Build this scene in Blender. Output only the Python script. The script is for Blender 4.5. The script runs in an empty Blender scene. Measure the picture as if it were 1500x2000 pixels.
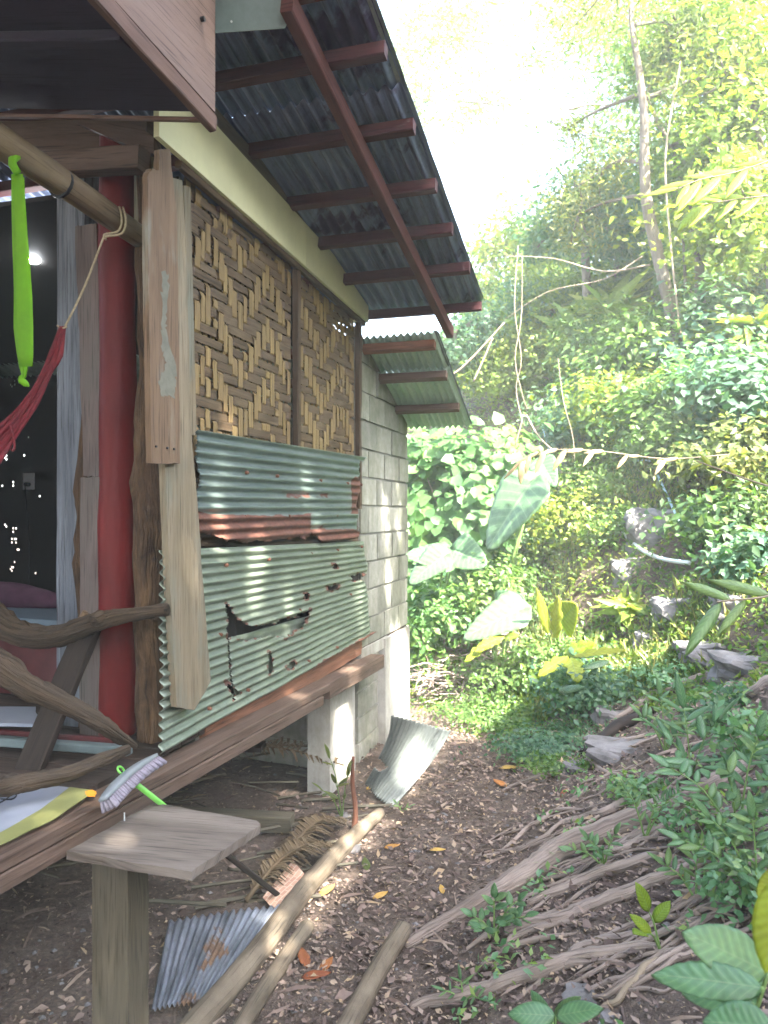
import bpy, math, random
import numpy as np
from mathutils import Vector, Matrix
random.seed(7); rng = np.random.default_rng(11)
S = bpy.context.scene
COL = S.collection
# ---------------------------------------------------------------- camera, light, exposure
H = 1.65                                     # eye height
TH = math.atan(460/1500.0); CO, SI = math.cos(TH), math.sin(TH)
cam_d = bpy.data.cameras.new('camera'); cam = bpy.data.objects.new('camera', cam_d); COL.objects.link(cam)
cam.location = (0, 0, H); cam.rotation_euler = (math.pi/2, 0, TH)
cam_d.sensor_fit = 'HORIZONTAL'; cam_d.sensor_width = 36; cam_d.lens = 36
cam_d.clip_start = 0.02; cam_d.clip_end = 500
cam_d.dof.use_dof = True; cam_d.dof.focus_distance = 3.1; cam_d.dof.aperture_fstop = 5.6
S.camera = cam
SUN_EL = math.radians(49); SUN_PHI = math.radians(-36)   # phi from +X towards +Y
sdir = Vector((math.cos(SUN_EL)*math.cos(SUN_PHI), math.cos(SUN_EL)*math.sin(SUN_PHI), math.sin(SUN_EL)))
W = bpy.data.worlds.new('World'); S.world = W; W.use_nodes = True
nt = W.node_tree; nt.nodes.clear()
sky = nt.nodes.new('ShaderNodeTexSky'); sky.sky_type = 'NISHITA'; sky.sun_disc = False
sky.sun_elevation = SUN_EL; sky.sun_rotation = math.pi/2 - SUN_PHI
sky.air_density = 1.0; sky.dust_density = 3.0; sky.ozone_density = 1.0
bgn = nt.nodes.new('ShaderNodeBackground'); bgn.inputs[1].default_value = 0.15
wo = nt.nodes.new('ShaderNodeOutputWorld')
nt.links.new(sky.outputs[0], bgn.inputs[0]); nt.links.new(bgn.outputs[0], wo.inputs[0])
sl = bpy.data.lights.new('sun', 'SUN'); sl.energy = 5.0; sl.angle = math.radians(0.53); sl.color = (1, .95, .86)
so = bpy.data.objects.new('sun', sl); COL.objects.link(so)
so.rotation_euler = (-sdir).to_track_quat('-Z', 'Y').to_euler(); so.location = (6, 2, 9)
S.view_settings.view_transform = 'Standard'; S.view_settings.look = 'None'
S.view_settings.exposure = 3.7; S.view_settings.gamma = 1.0; S.view_settings.use_curve_mapping = False

# ---------------------------------------------------------------- helpers
def ray(u, v):
    t = (u-750)/1500.0
    return Vector((t*CO-SI, t*SI+CO, (1000-v)/1500.0))
def at(u, v, X=None, Y=None, Z=None, D=None):
    """point of the place seen at pixel (u,v) lying on a given plane of the building"""
    d = ray(u, v)
    if D is None:
        if X is not None: D = X/d.x
        elif Y is not None: D = Y/d.y
        else: D = (Z-H)/d.z
    return Vector((0, 0, H)) + d*D
def proj(P):
    P = np.asarray(P, float)
    lat = P[..., 0]*CO + P[..., 1]*SI; D = -P[..., 0]*SI + P[..., 1]*CO
    return 750+1500*lat/D, 1000-1500*(P[..., 2]-H)/D
def sstep(a, b, x):
    t = np.clip((x-a)/(b-a), 0, 1); return t*t*(3-2*t)
def vn(x, y, s=1.0, o=0.0):                  # cheap smooth noise
    x = x*s+o; y = y*s-o*1.7
    return (np.sin(x*1.7+np.sin(y*1.3+o))+np.sin(y*2.1+np.sin(x*1.9))+.6*np.sin(x*3.9+y*2.7+o)+.4*np.sin(y*5.3-x*4.1))/3.0
def terr(x, y):
    x = np.asarray(x, float); y = np.asarray(y, float)
    f = (x+.60) + .6*np.maximum(0, y-5.4)**1.3 + .10*vn(x, y, 1.3, 2)
    f = np.where(y < 5.4, f, f)
    z = .48*np.maximum(f, 0) + .62*np.maximum(f-1.2, 0)
    z = 5.6*np.tanh(z/5.6)
    z = z*sstep(-6.5, -3.2, x)*1.0
    bump = .035*vn(x, y, 3.1, 1)*sstep(0, .5, f) + .07*vn(x, y, 1.7, 5)*sstep(.8, 2, f) + .012*vn(x, y, 6, 3)
    return z+bump
def hit(u, v, up=0.0):
    d = ray(u, v); D = .7
    while D < 60:
        p = Vector((0, 0, H))+d*D
        if p.z-up < float(terr(p.x, p.y)): return p
        D += .012
    return Vector((0, 0, H))+d*12
def tag(o, label=None, cat=None, group=None, kind=None):
    if label: o['label'] = label
    if cat: o['category'] = cat
    if group: o['group'] = group
    if kind: o['kind'] = kind
    return o
def thing(name, loc, label, cat, group=None):
    o = bpy.data.objects.new(name, None); COL.objects.link(o); o.location = loc
    o.empty_display_size = .1
    return tag(o, label, cat, group)
def wloc(o):
    v = Vector((0, 0, 0))
    while o is not None: v += o.location; o = o.parent
    return v
def link(name, me, mat, parent=None, smooth=False, origin=None):
    o = bpy.data.objects.new(name, me); COL.objects.link(o)
    if mat is not None:
        for m in (mat if isinstance(mat, (list, tuple)) else [mat]): me.materials.append(m)
    if parent is not None: o.parent = parent
    elif origin is not None: o.location = origin
    if smooth: me.polygons.foreach_set('use_smooth', np.ones(len(me.polygons), bool))
    return o
def mk(name, V, F, mat, parent=None, uvs=None, smooth=False, attrs=None, kind=None):
    """V world coordinates; uvs one per face corner; top-level meshes get their origin at their base"""
    V = np.asarray(V, float)
    org = np.array(wloc(parent)) if parent is not None else np.array([V[:, 0].mean(), V[:, 1].mean(), V[:, 2].min()])
    me = bpy.data.meshes.new(name); me.from_pydata((V-org).tolist(), [], [tuple(f) for f in F])
    if uvs is not None:
        l = me.uv_layers.new(name='UVMap'); l.data.foreach_set('uv', np.asarray(uvs, np.float32).ravel())
    if attrs:
        for k, a in attrs.items():
            at_ = me.attributes.new(k, 'FLOAT', 'POINT'); at_.data.foreach_set('value', np.asarray(a, np.float32))
    o = link(name, me, mat, parent, smooth, tuple(org))
    if kind: o['kind'] = kind
    me.update(); return o
def frames(path):
    path = [Vector(p) for p in path]; n = len(path); T = []
    for i in range(n):
        a = path[max(i-1, 0)]; b = path[min(i+1, n-1)]; T.append((b-a).normalized())
    up = Vector((0, 0, 1)) if abs(T[0].z) < .9 else Vector((0, 1, 0))
    N = [(up-T[0]*up.dot(T[0])).normalized()]
    for i in range(1, n):
        v = N[-1]-T[i]*N[-1].dot(T[i]); N.append(v.normalized())
    return path, T, N
class MB:
    def __init__(s): s.V = []; s.F = []; s.U = []
    def sweep(s, path, sec, scales=None, N0=None, jit=0, cap=True):
        path, T, N = frames(path)
        if N0 is not None:
            N = [(Vector(N0)-t*Vector(N0).dot(t)).normalized() for t in T]
        m = len(sec); b = len(s.V); L = 0; per = [0]
        for k in range(m): per.append(per[-1]+math.dist(sec[k], sec[(k+1) % m]))
        Ls = []
        for i, p in enumerate(path):
            if i: L += (p-path[i-1]).length
            Ls.append(L); B = T[i].cross(N[i]); sc = scales[i] if scales is not None else 1
            for k, (a, c) in enumerate(sec):
                q = p+B*(a*sc)+N[i]*(c*sc)
                if jit: q += Vector((random.uniform(-jit, jit), random.uniform(-jit, jit), random.uniform(-jit, jit)))
                s.V.append(tuple(q))
        o = random.random()*7
        for i in range(len(path)-1):
            for k in range(m):
                k2 = (k+1) % m
                s.F.append((b+i*m+k, b+i*m+k2, b+(i+1)*m+k2, b+(i+1)*m+k))
                s.U += [(Ls[i]+o, per[k]), (Ls[i], per[k+1]), (Ls[i+1], per[k+1]), (Ls[i+1]+o, per[k])]
                s.U[-3] = (Ls[i]+o, per[k+1]); s.U[-2] = (Ls[i+1]+o, per[k+1])
        if cap:
            s.F.append(tuple(range(b+m-1, b-1, -1))); s.U += [(o+sec[k][0]*.2, sec[k][1]) for k in range(m-1, -1, -1)]
            e = b+(len(path)-1)*m
            s.F.append(tuple(range(e, e+m))); s.U += [(o+sec[k][0]*.2, sec[k][1]) for k in range(m)]
        return s
    def tube(s, path, r, n=8, rough=0, lump=0, sub=1):
        """tapered round stick; r a number or one radius per point"""
        path = [Vector(p) for p in path]
        rs = list(r) if isinstance(r, (list, tuple)) else [r]*len(path)
        if sub > 1: path, rs = smooth_path(path, rs, sub)
        rs = [a*(1+random.uniform(-lump, lump)) for a in rs]
        sec = [(math.cos(2*math.pi*k/n), math.sin(2*math.pi*k/n)) for k in range(n)]
        b = len(s.V); ub = len(s.U); s.sweep(path, sec, rs)
        if rough:
            for i in range(b, len(s.V)):
                k = (i-b)//n; a = rs[min(k, len(rs)-1)]*rough
                s.V[i] = tuple(c+random.uniform(-a, a) for c in s.V[i])
        rm = sum(rs)/len(rs)
        for i in range(ub, len(s.U)): s.U[i] = (s.U[i][0], s.U[i][1]*rm)
        return s
    def build(s, name, mat, parent=None, smooth=False, kind=None):
        return mk(name, s.V, s.F, mat, parent, s.U, smooth, kind=kind)
def smooth_path(P, R, sub):
    out = []; rr = []
    n = len(P)
    for i in range(n-1):
        p0 = P[max(i-1, 0)]; p1 = P[i]; p2 = P[i+1]; p3 = P[min(i+2, n-1)]
        for j in range(sub):
            t = j/sub
            out.append(.5*((2*p1)+(p2-p0)*t+(2*p0-5*p1+4*p2-p3)*t*t+(3*p1-p0-3*p2+p3)*t**3)); rr.append(R[i]*(1-t)+R[i+1]*t)
    out.append(P[-1]); rr.append(R[-1]); return out, rr
def rect(w, h, c=.004):
    w /= 2; h /= 2; c = min(c, w*.4, h*.4)
    return [(-w+c, -h), (w-c, -h), (w, -h+c), (w, h-c), (w-c, h), (-w+c, h), (-w, h-c), (-w, -h+c)]
def plank(name, a, b, w, h, mat, parent=None, N0=(0, 0, 1), n=8, jit=.0012, c=.004, taper=None):
    """beam from a to b, w sideways, h along N0"""
    a = Vector(a); b = Vector(b); P = [a.lerp(b, i/n) for i in range(n+1)]
    sc = None if taper is None else [1+(taper-1)*i/n for i in range(n+1)]
    return MB().sweep(P, rect(w, h, c), sc, N0=N0, jit=jit).build(name, mat, parent)
def slab(name, pts, nrm, th, mat, parent=None, along=(0, 0, 1), rag=0, sub=1, kind=None):
    """flat piece of a given outline with real thickness; grain runs along 'along'"""
    pts = [Vector(p) for p in pts]; nrm = Vector(nrm).normalized(); q = []
    for i, p in enumerate(pts):
        e = pts[(i+1) % len(pts)]
        for j in range(sub):
            r = p.lerp(e, j/sub)
            if rag and j: r = r+Vector((random.gauss(0, rag), random.gauss(0, rag), random.gauss(0, rag)))*1.0; r -= nrm*(r-p).dot(nrm)
            q.append(r)
    al = Vector(along).normalized(); al = (al-nrm*al.dot(nrm)).normalized(); ac = nrm.cross(al); n = len(q)
    V = [tuple(p) for p in q]+[tuple(p-nrm*th) for p in q]; F = [tuple(range(n)), tuple(range(2*n-1, n-1, -1))]
    o = random.random()*5; uv = lambda p: (p.dot(al)+o, p.dot(ac))
    U = [uv(p) for p in q]+[uv(p) for p in reversed(q)]
    for i in range(n):
        j = (i+1) % n; F.append((i, n+i, n+j, j)); a, b = uv(q[i]), uv(q[j])
        U += [a, (a[0]+.01, a[1]+th), (b[0]+.01, b[1]+th), b]
    # orientation
    nn = Vector((0, 0, 0))
    for i in range(n): nn += q[i].cross(q[(i+1) % n])
    if nn.dot(nrm) < 0:
        F2 = []; U2 = []; k = 0
        for f in F:
            F2.append(tuple(reversed(f))); U2 += list(reversed(U[k:k+len(f)])); k += len(f)
        F, U = F2, U2
    return mk(name, V, F, mat, parent, U, kind=kind)
def box(name, lo, hi, mat, parent=None, along='y', jit=0.0, c=.004):
    lo = Vector(lo); hi = Vector(hi); m = (lo+hi)/2; d = hi-lo
    if along == 'y': return plank(name, (m.x, lo.y, m.z), (m.x, hi.y, m.z), d.x, d.z, mat, parent, (0, 0, 1), 2, jit, c)
    if along == 'x': return plank(name, (lo.x, m.y, m.z), (hi.x, m.y, m.z), d.y, d.z, mat, parent, (0, 0, 1), 2, jit, c)
    return plank(name, (m.x, m.y, lo.z), (m.x, m.y, hi.z), d.x, d.y, mat, parent, (0, 1, 0), 2, jit, c)
def inpoly(u, v, poly):
    c = np.zeros(u.shape, bool); n = len(poly)
    for i in range(n):
        x1, y1 = poly[i]; x2, y2 = poly[(i+1) % n]
        cond = ((y1 > v) != (y2 > v)) & (u < (x2-x1)*(v-y1)/(y2-y1+1e-9)+x1)
        c ^= cond
    return c
def corr(name, P00, P10, P01, P11, pitch, amp, mat, parent=None, ds=.02, keep=None, rustf=None, disp=None, th=.0012, nrm=None, kind=None):
    """corrugated sheet: ridges run P00->P10, pitch is counted P00->P01"""
    P00, P10, P01, P11 = [np.array(p, float) for p in (P00, P10, P01, P11)]
    L = np.linalg.norm(P10-P00); Wd = max(np.linalg.norm(P01-P00), np.linalg.norm(P11-P10)); n = max(int(L/ds), 4); npt = max(int(Wd/pitch*8), 8)
    s = np.linspace(0, 1, n+1); t = np.linspace(0, 1, npt+1); Sg, Tg = np.meshgrid(s, t, indexing='ij')
    P = (1-Sg)[..., None]*((1-Tg)[..., None]*P00+Tg[..., None]*P01)+Sg[..., None]*((1-Tg)[..., None]*P10+Tg[..., None]*P11)
    if nrm is None: nrm = np.cross(P10-P00, P01-P00)
    nrm = np.array(nrm, float); nrm /= np.linalg.norm(nrm)
    h = amp*np.sin(2*np.pi*Tg*Wd/pitch)
    if disp is not None: h = h+disp(Sg*L, Tg*Wd)
    P = P+h[..., None]*nrm
    V = P.reshape(-1, 3); idx = np.arange((n+1)*(npt+1)).reshape(n+1, npt+1)
    F = np.stack([idx[:-1, :-1], idx[1:, :-1], idx[1:, 1:], idx[:-1, 1:]], -1).reshape(-1, 4)
    if keep is not None:
        C = V[F].mean(1); sg = ((Sg[:-1, :-1]+Sg[1:, 1:])/2).ravel()*L; tg = ((Tg[:-1, :-1]+Tg[1:, 1:])/2).ravel()*Wd
        F = F[keep(C, sg, tg)]
    used = np.unique(F); rm = -np.ones(len(V), int); rm[used] = np.arange(len(used)); F = rm[F]
    UV = np.stack([(Sg*L).ravel(), (Tg*Wd).ravel()], -1)[used]; V = V[used]
    a = {}
    if rustf is not None: a['rust'] = np.clip(rustf(V), 0, 1)
    o = mk(name, V, F.tolist(), mat, parent, UV[F].reshape(-1, 2), True, a, kind)
    m = o.modifiers.new('thickness', 'SOLIDIFY'); m.thickness = th; m.offset = 0
    return o

# ---------------------------------------------------------------- materials
def nodes(name):
    m = bpy.data.materials.new(name); m.use_nodes = True; t = m.node_tree
    return m, t, t.nodes['Principled BSDF'], t.nodes['Material Output']
def N(t, typ, **k):
    n = t.nodes.new(typ)
    for a, b in k.items():
        if a in n.inputs.keys() if isinstance(a, str) else False: n.inputs[a].default_value = b
        else: setattr(n, a, b)
    return n
def ramp(t, src, stops, interp='LINEAR'):
    r = t.nodes.new('ShaderNodeValToRGB'); cr = r.color_ramp; cr.interpolation = interp
    while len(cr.elements) < len(stops): cr.elements.new(.5)
    for e, (p, c) in zip(cr.elements, stops): e.position = p; e.color = (*c, 1) if len(c) == 3 else c
    t.links.new(src, r.inputs[0]); return r
def coords(t, kind, scale, rnd=True):
    tc = t.nodes.new('ShaderNodeTexCoord'); mp = t.nodes.new('ShaderNodeMapping')
    mp.inputs['Scale'].default_value = scale; src = tc.outputs[kind]
    if rnd:
        oi = t.nodes.new('ShaderNodeObjectInfo'); ml = t.nodes.new('ShaderNodeMath'); ml.operation = 'MULTIPLY'; ml.inputs[1].default_value = 13.7
        t.links.new(oi.outputs['Random'], ml.inputs[0]); cx = t.nodes.new('ShaderNodeCombineXYZ')
        for i in range(3): t.links.new(ml.outputs[0], cx.inputs[i])
        t.links.new(cx.outputs[0], mp.inputs['Location'])
    t.links.new(src, mp.inputs[0]); return mp.outputs[0]
def noise(t, vec, scale, detail=5, rough=.6, dist=0):
    n = t.nodes.new('ShaderNodeTexNoise'); n.inputs['Scale'].default_value = scale; n.inputs['Detail'].default_value = detail
    n.inputs['Roughness'].default_value = rough; n.inputs['Distortion'].default_value = dist
    t.links.new(vec, n.inputs['Vector']); return n.outputs[0]
def mix(t, fac, a, b, blend='MIX'):
    n = t.nodes.new('ShaderNodeMix'); n.data_type = 'RGBA'; n.blend_type = blend
    for s, i in ((fac, 0), (a, 6), (b, 7)):
        if isinstance(s, (int, float)): n.inputs[i].default_value = s
        elif isinstance(s, tuple): n.inputs[i].default_value = (*s, 1)
        else: t.links.new(s, n.inputs[i])
    return n.outputs[2]
def bump(t, b, h, strength=.4, dist=.01):
    n = t.nodes.new('ShaderNodeBump'); n.inputs['Strength'].default_value = strength; n.inputs['Distance'].default_value = dist
    t.links.new(h, n.inputs['Height']); t.links.new(n.outputs[0], b.inputs['Normal'])
def wood(name, dark, light, stain=None, g=26, al=1.6, rough=.75, bs=.5, st=.55, bd=.006, big=2.2):
    m, t, b, o = nodes(name); vec = coords(t, 'UV', (al, g, 1))
    n1 = noise(t, vec, 1.0, 8, .65, .6); r = ramp(t, n1, [(.3, dark), (.5, tuple((a+c)/2 for a, c in zip(dark, light))), (.68, light)])
    c = r.outputs[0]
    v2 = coords(t, 'UV', (big, big*3, 1)); n2 = noise(t, v2, 1.0, 5, .6)
    if stain: c = mix(t, ramp(t, n2, [(st-.07, (0, 0, 0)), (st+.1, (1, 1, 1))]).outputs[0], c, stain)
    v3 = coords(t, 'UV', (6, 140, 1)); n3 = noise(t, v3, 1.0, 3, .5)
    c = mix(t, ramp(t, n3, [(.28, (.45, .45, .45)), (.42, (1, 1, 1))]).outputs[0], (0.01, .008, .006), c) if False else mix(t, .8, c, ramp(t, n3, [(.3, (.35, .33, .32)), (.45, (1, 1, 1))]).outputs[0], 'MULTIPLY')
    t.links.new(c, b.inputs['Base Color']); b.inputs['Roughness'].default_value = rough
    b.inputs['Specular IOR Level'].default_value = .25
    ad = t.nodes.new('ShaderNodeMath'); ad.operation = 'ADD'; t.links.new(n1, ad.inputs[0]); t.links.new(n3, ad.inputs[1])
    bump(t, b, ad.outputs[0], bs, bd); return m
def plain(name, col, var=.25, scale=12, rough=.6, bs=.15, col2=None, kind='Object', spec=.3, emit=None, each=0, grime=None):
    m, t, b, o = nodes(name); vec = coords(t, kind, (1, 1, 1)); n1 = noise(t, vec, scale, 6, .65)
    c2 = col2 or tuple(x*(1-var) for x in col)
    r = ramp(t, n1, [(.32, c2), (.65, col)]); cc = r.outputs[0]
    if each:
        oi = t.nodes.new('ShaderNodeObjectInfo'); cc = mix(t, 1.0, cc, ramp(t, oi.outputs['Random'], [(0, (1-each,)*3), (1, (1+each*.4, 1+each*.35, 1+each*.3))]).outputs[0], 'MULTIPLY')
    if grime:
        gn = noise(t, coords(t, 'Object', (1, 1, .35), False), 2.2, 7, .7); cc = mix(t, .85, cc, ramp(t, gn, [(.38, grime), (.6, (1, 1, 1))]).outputs[0], 'MULTIPLY')
    t.links.new(cc, b.inputs['Base Color'])
    b.inputs['Roughness'].default_value = rough; b.inputs['Specular IOR Level'].default_value = spec
    bump(t, b, n1, bs, .01)
    if emit: b.inputs['Emission Color'].default_value = (*emit[0], 1); b.inputs['Emission Strength'].default_value = emit[1]
    return m
def metal(name, c1, c2, rusty=.62, streak=(1, 10, 1), metallic=.35, rough=.42, rustc=((.055, .02, .012), (.17, .065, .038)), rs=9):
    m, t, b, o = nodes(name); vec = coords(t, 'UV', streak); n1 = noise(t, vec, 2.5, 6, .65)
    c = ramp(t, n1, [(.3, c1), (.68, c2)]).outputs[0]
    ob = coords(t, 'Object', (1, 1, 1)); n2 = noise(t, ob, rs, 8, .6); n3 = noise(t, ob, 45, 5, .7)
    rc = ramp(t, n3, [(.3, rustc[0]), (.7, rustc[1])]).outputs[0]
    a = t.nodes.new('ShaderNodeAttribute'); a.attribute_name = 'rust'
    ad = t.nodes.new('ShaderNodeMath'); ad.operation = 'MULTIPLY_ADD'; ad.inputs[1].default_value = .55
    t.links.new(a.outputs['Fac'], ad.inputs[0]); t.links.new(n2, ad.inputs[2])
    mask = ramp(t, ad.outputs[0], [(rusty, (0, 0, 0)), (rusty+.06, (1, 1, 1))]).outputs[0]
    c = mix(t, mask, c, rc)
    dk = ramp(t, noise(t, ob, 28, 6, .75), [(.30, (.55, .55, .52)), (.5, (1, 1, 1))]).outputs[0]
    c = mix(t, .7, c, dk, 'MULTIPLY'); t.links.new(c, b.inputs['Base Color'])
    mm = t.nodes.new('ShaderNodeMath'); mm.operation = 'MULTIPLY_ADD'; mm.inputs[1].default_value = -metallic; mm.inputs[2].default_value = metallic
    t.links.new(mask, mm.inputs[0]); t.links.new(mm.outputs[0], b.inputs['Metallic'])
    mr = t.nodes.new('ShaderNodeMath'); mr.operation = 'MULTIPLY_ADD'; mr.inputs[1].default_value = .4; mr.inputs[2].default_value = rough
    t.links.new(mask, mr.inputs[0]); t.links.new(mr.outputs[0], b.inputs['Roughness'])
    bump(t, b, n3, .2, .003); return m
def leafm(name, stops, trans=.45, rough=.45, spec=.35, tr_gain=1.5, veins=False):
    m, t, b, o = nodes(name); a = t.nodes.new('ShaderNodeAttribute'); a.attribute_name = 'rnd'
    r = ramp(t, a.outputs['Fac'], stops); n1 = noise(t, coords(t, 'Object', (1, 1, 1), False), 30, 3, .6)
    c = mix(t, .5, r.outputs[0], ramp(t, n1, [(.35, (.7, .7, .7)), (.65, (1.15, 1.15, 1.15))]).outputs[0], 'MULTIPLY')
    if veins:
        tc = t.nodes.new('ShaderNodeTexCoord'); sp = t.nodes.new('ShaderNodeSeparateXYZ'); t.links.new(tc.outputs['UV'], sp.inputs[0])
        def mth(op, a, b_=None, c_=None):
            n = t.nodes.new('ShaderNodeMath'); n.operation = op
            for i, s_ in enumerate((a, b_, c_)):
                if s_ is None: continue
                if isinstance(s_, (int, float)): n.inputs[i].default_value = s_
                else: t.links.new(s_, n.inputs[i])
            return n.outputs[0]
        s_ = mth('ABSOLUTE', mth('SUBTRACT', sp.outputs[1], 1.0)); ph = mth('FRACT', mth('SUBTRACT', mth('MULTIPLY', sp.outputs[0], 9.0), mth('MULTIPLY', s_, 1.6)))
        side = mth('LESS_THAN', mth('ABSOLUTE', mth('SUBTRACT', ph, .5)), .05); mid = mth('LESS_THAN', s_, .045)
        vv = mth('MAXIMUM', mth('MULTIPLY', side, .55), mid); vv = mth('MULTIPLY', vv, mth('GREATER_THAN', sp.outputs[1], .02))
        c = mix(t, mth('MULTIPLY', vv, .45), c, (.20, .29, .14)); sh = ramp(t, ph, [(0, (.82, .82, .82)), (.5, (1.1, 1.1, 1.1)), (1, (.82, .82, .82))]).outputs[0]; c = mix(t, .8, c, sh, 'MULTIPLY')
        bl = ramp(t, noise(t, coords(t, 'Object', (1, 1, 1), False), 14, 5, .7), [(.63, (1, 1, 1)), (.70, (.55, .42, .25))]).outputs[0]; c = mix(t, .8, c, bl, 'MULTIPLY')
        bump(t, b, ph, .5, .004)
    t.links.new(c, b.inputs['Base Color']); b.inputs['Roughness'].default_value = rough; b.inputs['Specular IOR Level'].default_value = spec
    tr = t.nodes.new('ShaderNodeBsdfTranslucent'); c2 = mix(t, 1.0, c, (tr_gain*1.1, tr_gain*1.2, tr_gain*.5), 'MULTIPLY'); t.links.new(c2, tr.inputs[0])
    ms = t.nodes.new('ShaderNodeMixShader'); ms.inputs[0].default_value = trans
    t.links.new(b.outputs[0], ms.inputs[1]); t.links.new(tr.outputs[0], ms.inputs[2]); t.links.new(ms.outputs[0], o.inputs[0]); return m
# wood kinds
M_post_grey = wood('weathered_grey_wood', (0.068, 0.074, 0.089), (0.204, 0.218, 0.245), g=30, bs=.9, bd=.012)
M_board = wood('brown_grey_board', (0.075, 0.054, 0.049), (0.155, 0.118, 0.104), (0.115, 0.098, 0.086), g=14, bs=.3)
M_plank_a = wood('old_brown_plank', (0.115, 0.072, 0.043), (0.190, 0.124, 0.075), (0.207, 0.196, 0.155), st=.62, g=16, bs=.35)
M_plank_b = wood('greenish_grey_plank', (0.130, 0.102, 0.061), (0.245, 0.197, 0.130), (0.163, 0.157, 0.116), g=20, bs=.45)
M_beam = wood('sawn_brown_beam', (0.059, 0.036, 0.025), (0.149, 0.099, 0.072), (0.109, 0.074, 0.054), g=18, bs=.4)
M_sill = wood('red_brown_sill', (0.112, 0.048, 0.028), (0.256, 0.120, 0.068), g=18)
M_rafter = wood('red_primed_rafter', (0.054, 0.015, 0.011), (0.096, 0.029, 0.021), g=14, bs=.25)
M_purlin = wood('red_brown_purlin', (0.040, 0.011, 0.013), (0.070, 0.021, 0.021), g=14, bs=.25)
M_plate = wood('grey_brown_wall_plate', (.09, .075, .05), (.19, .16, .11), g=14)
M_shelf = wood('worn_shelf_board', (0.096, 0.075, 0.060), (0.216, 0.180, 0.150), (0.078, 0.066, 0.060), st=.66, g=12, bs=.4)
M_leg = wood('square_leg_wood', (0.058, 0.048, 0.031), (0.115, 0.098, 0.067), (0.072, 0.067, 0.048), g=16, bs=.4)
M_pole = wood('peeled_pole_wood', (0.115, 0.081, 0.043), (0.219, 0.162, 0.092), (0.126, 0.086, 0.052), g=10, bs=.2)
M_drift = wood('grooved_driftwood', (0.018, 0.011, 0.007), (0.119, 0.082, 0.050), (0.074, 0.054, 0.037), g=34, al=2.5, bs=1.0, bd=.02)
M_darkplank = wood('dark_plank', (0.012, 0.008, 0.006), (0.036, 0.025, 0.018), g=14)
M_log = wood('debarked_log', (0.109, 0.083, 0.058), (0.198, 0.160, 0.112), (0.070, 0.054, 0.035), st=.60, g=5, al=5, bs=.5)
M_bark = wood('flaking_bark', (0.032, 0.017, 0.009), (0.173, 0.099, 0.048), (0.077, 0.042, 0.022), g=22, al=7, bs=1.2, bd=.02)
M_root = wood('grey_root_bark', (0.142, 0.109, 0.090), (0.361, 0.285, 0.233), (0.237, 0.190, 0.157), g=22, al=2.5, bs=.9, bd=.012)
M_trunk = wood('pale_trunk_bark', (0.096, 0.075, 0.054), (0.216, 0.180, 0.144), (0.120, 0.096, 0.060), g=10, al=3, bs=.8, bd=.02)
M_stick = wood('rusty_stick', (.10, .04, .025), (.22, .10, .06), g=12)
M_twig = wood('dry_twig', (.16, .12, .08), (.34, .27, .19), g=10)
M_ply = wood('pinkish_plywood', (0.138, 0.090, 0.072), (0.190, 0.130, 0.106), (0.173, 0.126, 0.110), g=8, al=1.0, bs=.12, st=.6)
M_plyedge = wood('plywood_trim', (0.089, 0.050, 0.037), (0.151, 0.091, 0.068), g=12, bs=.2)
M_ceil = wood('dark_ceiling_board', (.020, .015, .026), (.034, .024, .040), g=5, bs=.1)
M_deck = wood('deck_board', (0.026, 0.018, 0.014), (0.066, 0.046, 0.035), g=14)
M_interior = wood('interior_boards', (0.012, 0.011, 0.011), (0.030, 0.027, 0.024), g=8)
M_frame = wood('panel_batten', (.04, .026, .015), (.10, .065, .035), g=12)
M_strip_l = wood('pale_bamboo_strip', (.12, .078, .03), (.31, .215, .09), (.19, .125, .055), g=60, al=2, bs=.3, rough=.6, bd=.002, st=.5, big=1.2)
M_strip_d = wood('brown_bamboo_strip', (0.048, 0.029, 0.016), (0.140, 0.092, 0.050), (0.184, 0.128, 0.068), st=.62, g=60, al=3, bs=.3, rough=.6, bd=.002)
M_frond = wood('dry_palm_leaf', (0.064, 0.040, 0.020), (0.160, 0.116, 0.064), g=30)
def red_paint():
    m, t, b, o = nodes('red_painted_post'); v = coords(t, 'UV', (1.5, 5, 1)); n = noise(t, v, 1.5, 4, .6)
    c = ramp(t, n, [(.3, (.085, .004, .004)), (.7, (.15, .010, .009))]).outputs[0]
    v2 = coords(t, 'UV', (9, 16, 1)); n2 = noise(t, v2, 1.0, 6, .6); k = ramp(t, n2, [(.735, (0, 0, 0)), (.75, (1, 1, 1))]).outputs[0]
    t.links.new(mix(t, k, c, (.42, .25, .14)), b.inputs['Base Color']); b.inputs['Roughness'].default_value = .5; b.inputs['Specular IOR Level'].default_value = .2
    bump(t, b, n, .35, .03); return m
M_red = red_paint()
M_cream = plain('cream_painted_board', (.66, .64, .38), .16, 3.5, .55, .08)
M_block = plain('bare_concrete_block', (.36, .35, .31), .3, 14, .9, .6, (.24, .245, .195), each=.3, grime=(.50, .52, .42))
M_mortar = plain('mortar', (.22, .215, .185), .3, 30, .95, .4)
M_conc = plain('smooth_concrete', (.45, .44, .40), .3, 7, .85, .35, grime=(.50, .47, .40))
M_blue_fl = plain('grey_green_flashing', (.22, .27, .25), .3, 6, .5, .1)
M_soil = None
M_sheet_up = metal('upper_green_grey_iron', (.08, .108, .098), (.155, .19, .172), rusty=.74)
M_sheet_lo = metal('lower_green_iron', (.125, .15, .112), (.22, .255, .195), rusty=.87)
M_sheet_roof = metal('old_roof_iron', rs=2.6, c1=(.028, .032, .075), c2=(.19, .235, .33), rusty=.56, streak=(.5, 14, 1), rustc=((.024, .013, .042), (.046, .027, .066)), metallic=.2, rough=.55)
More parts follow.
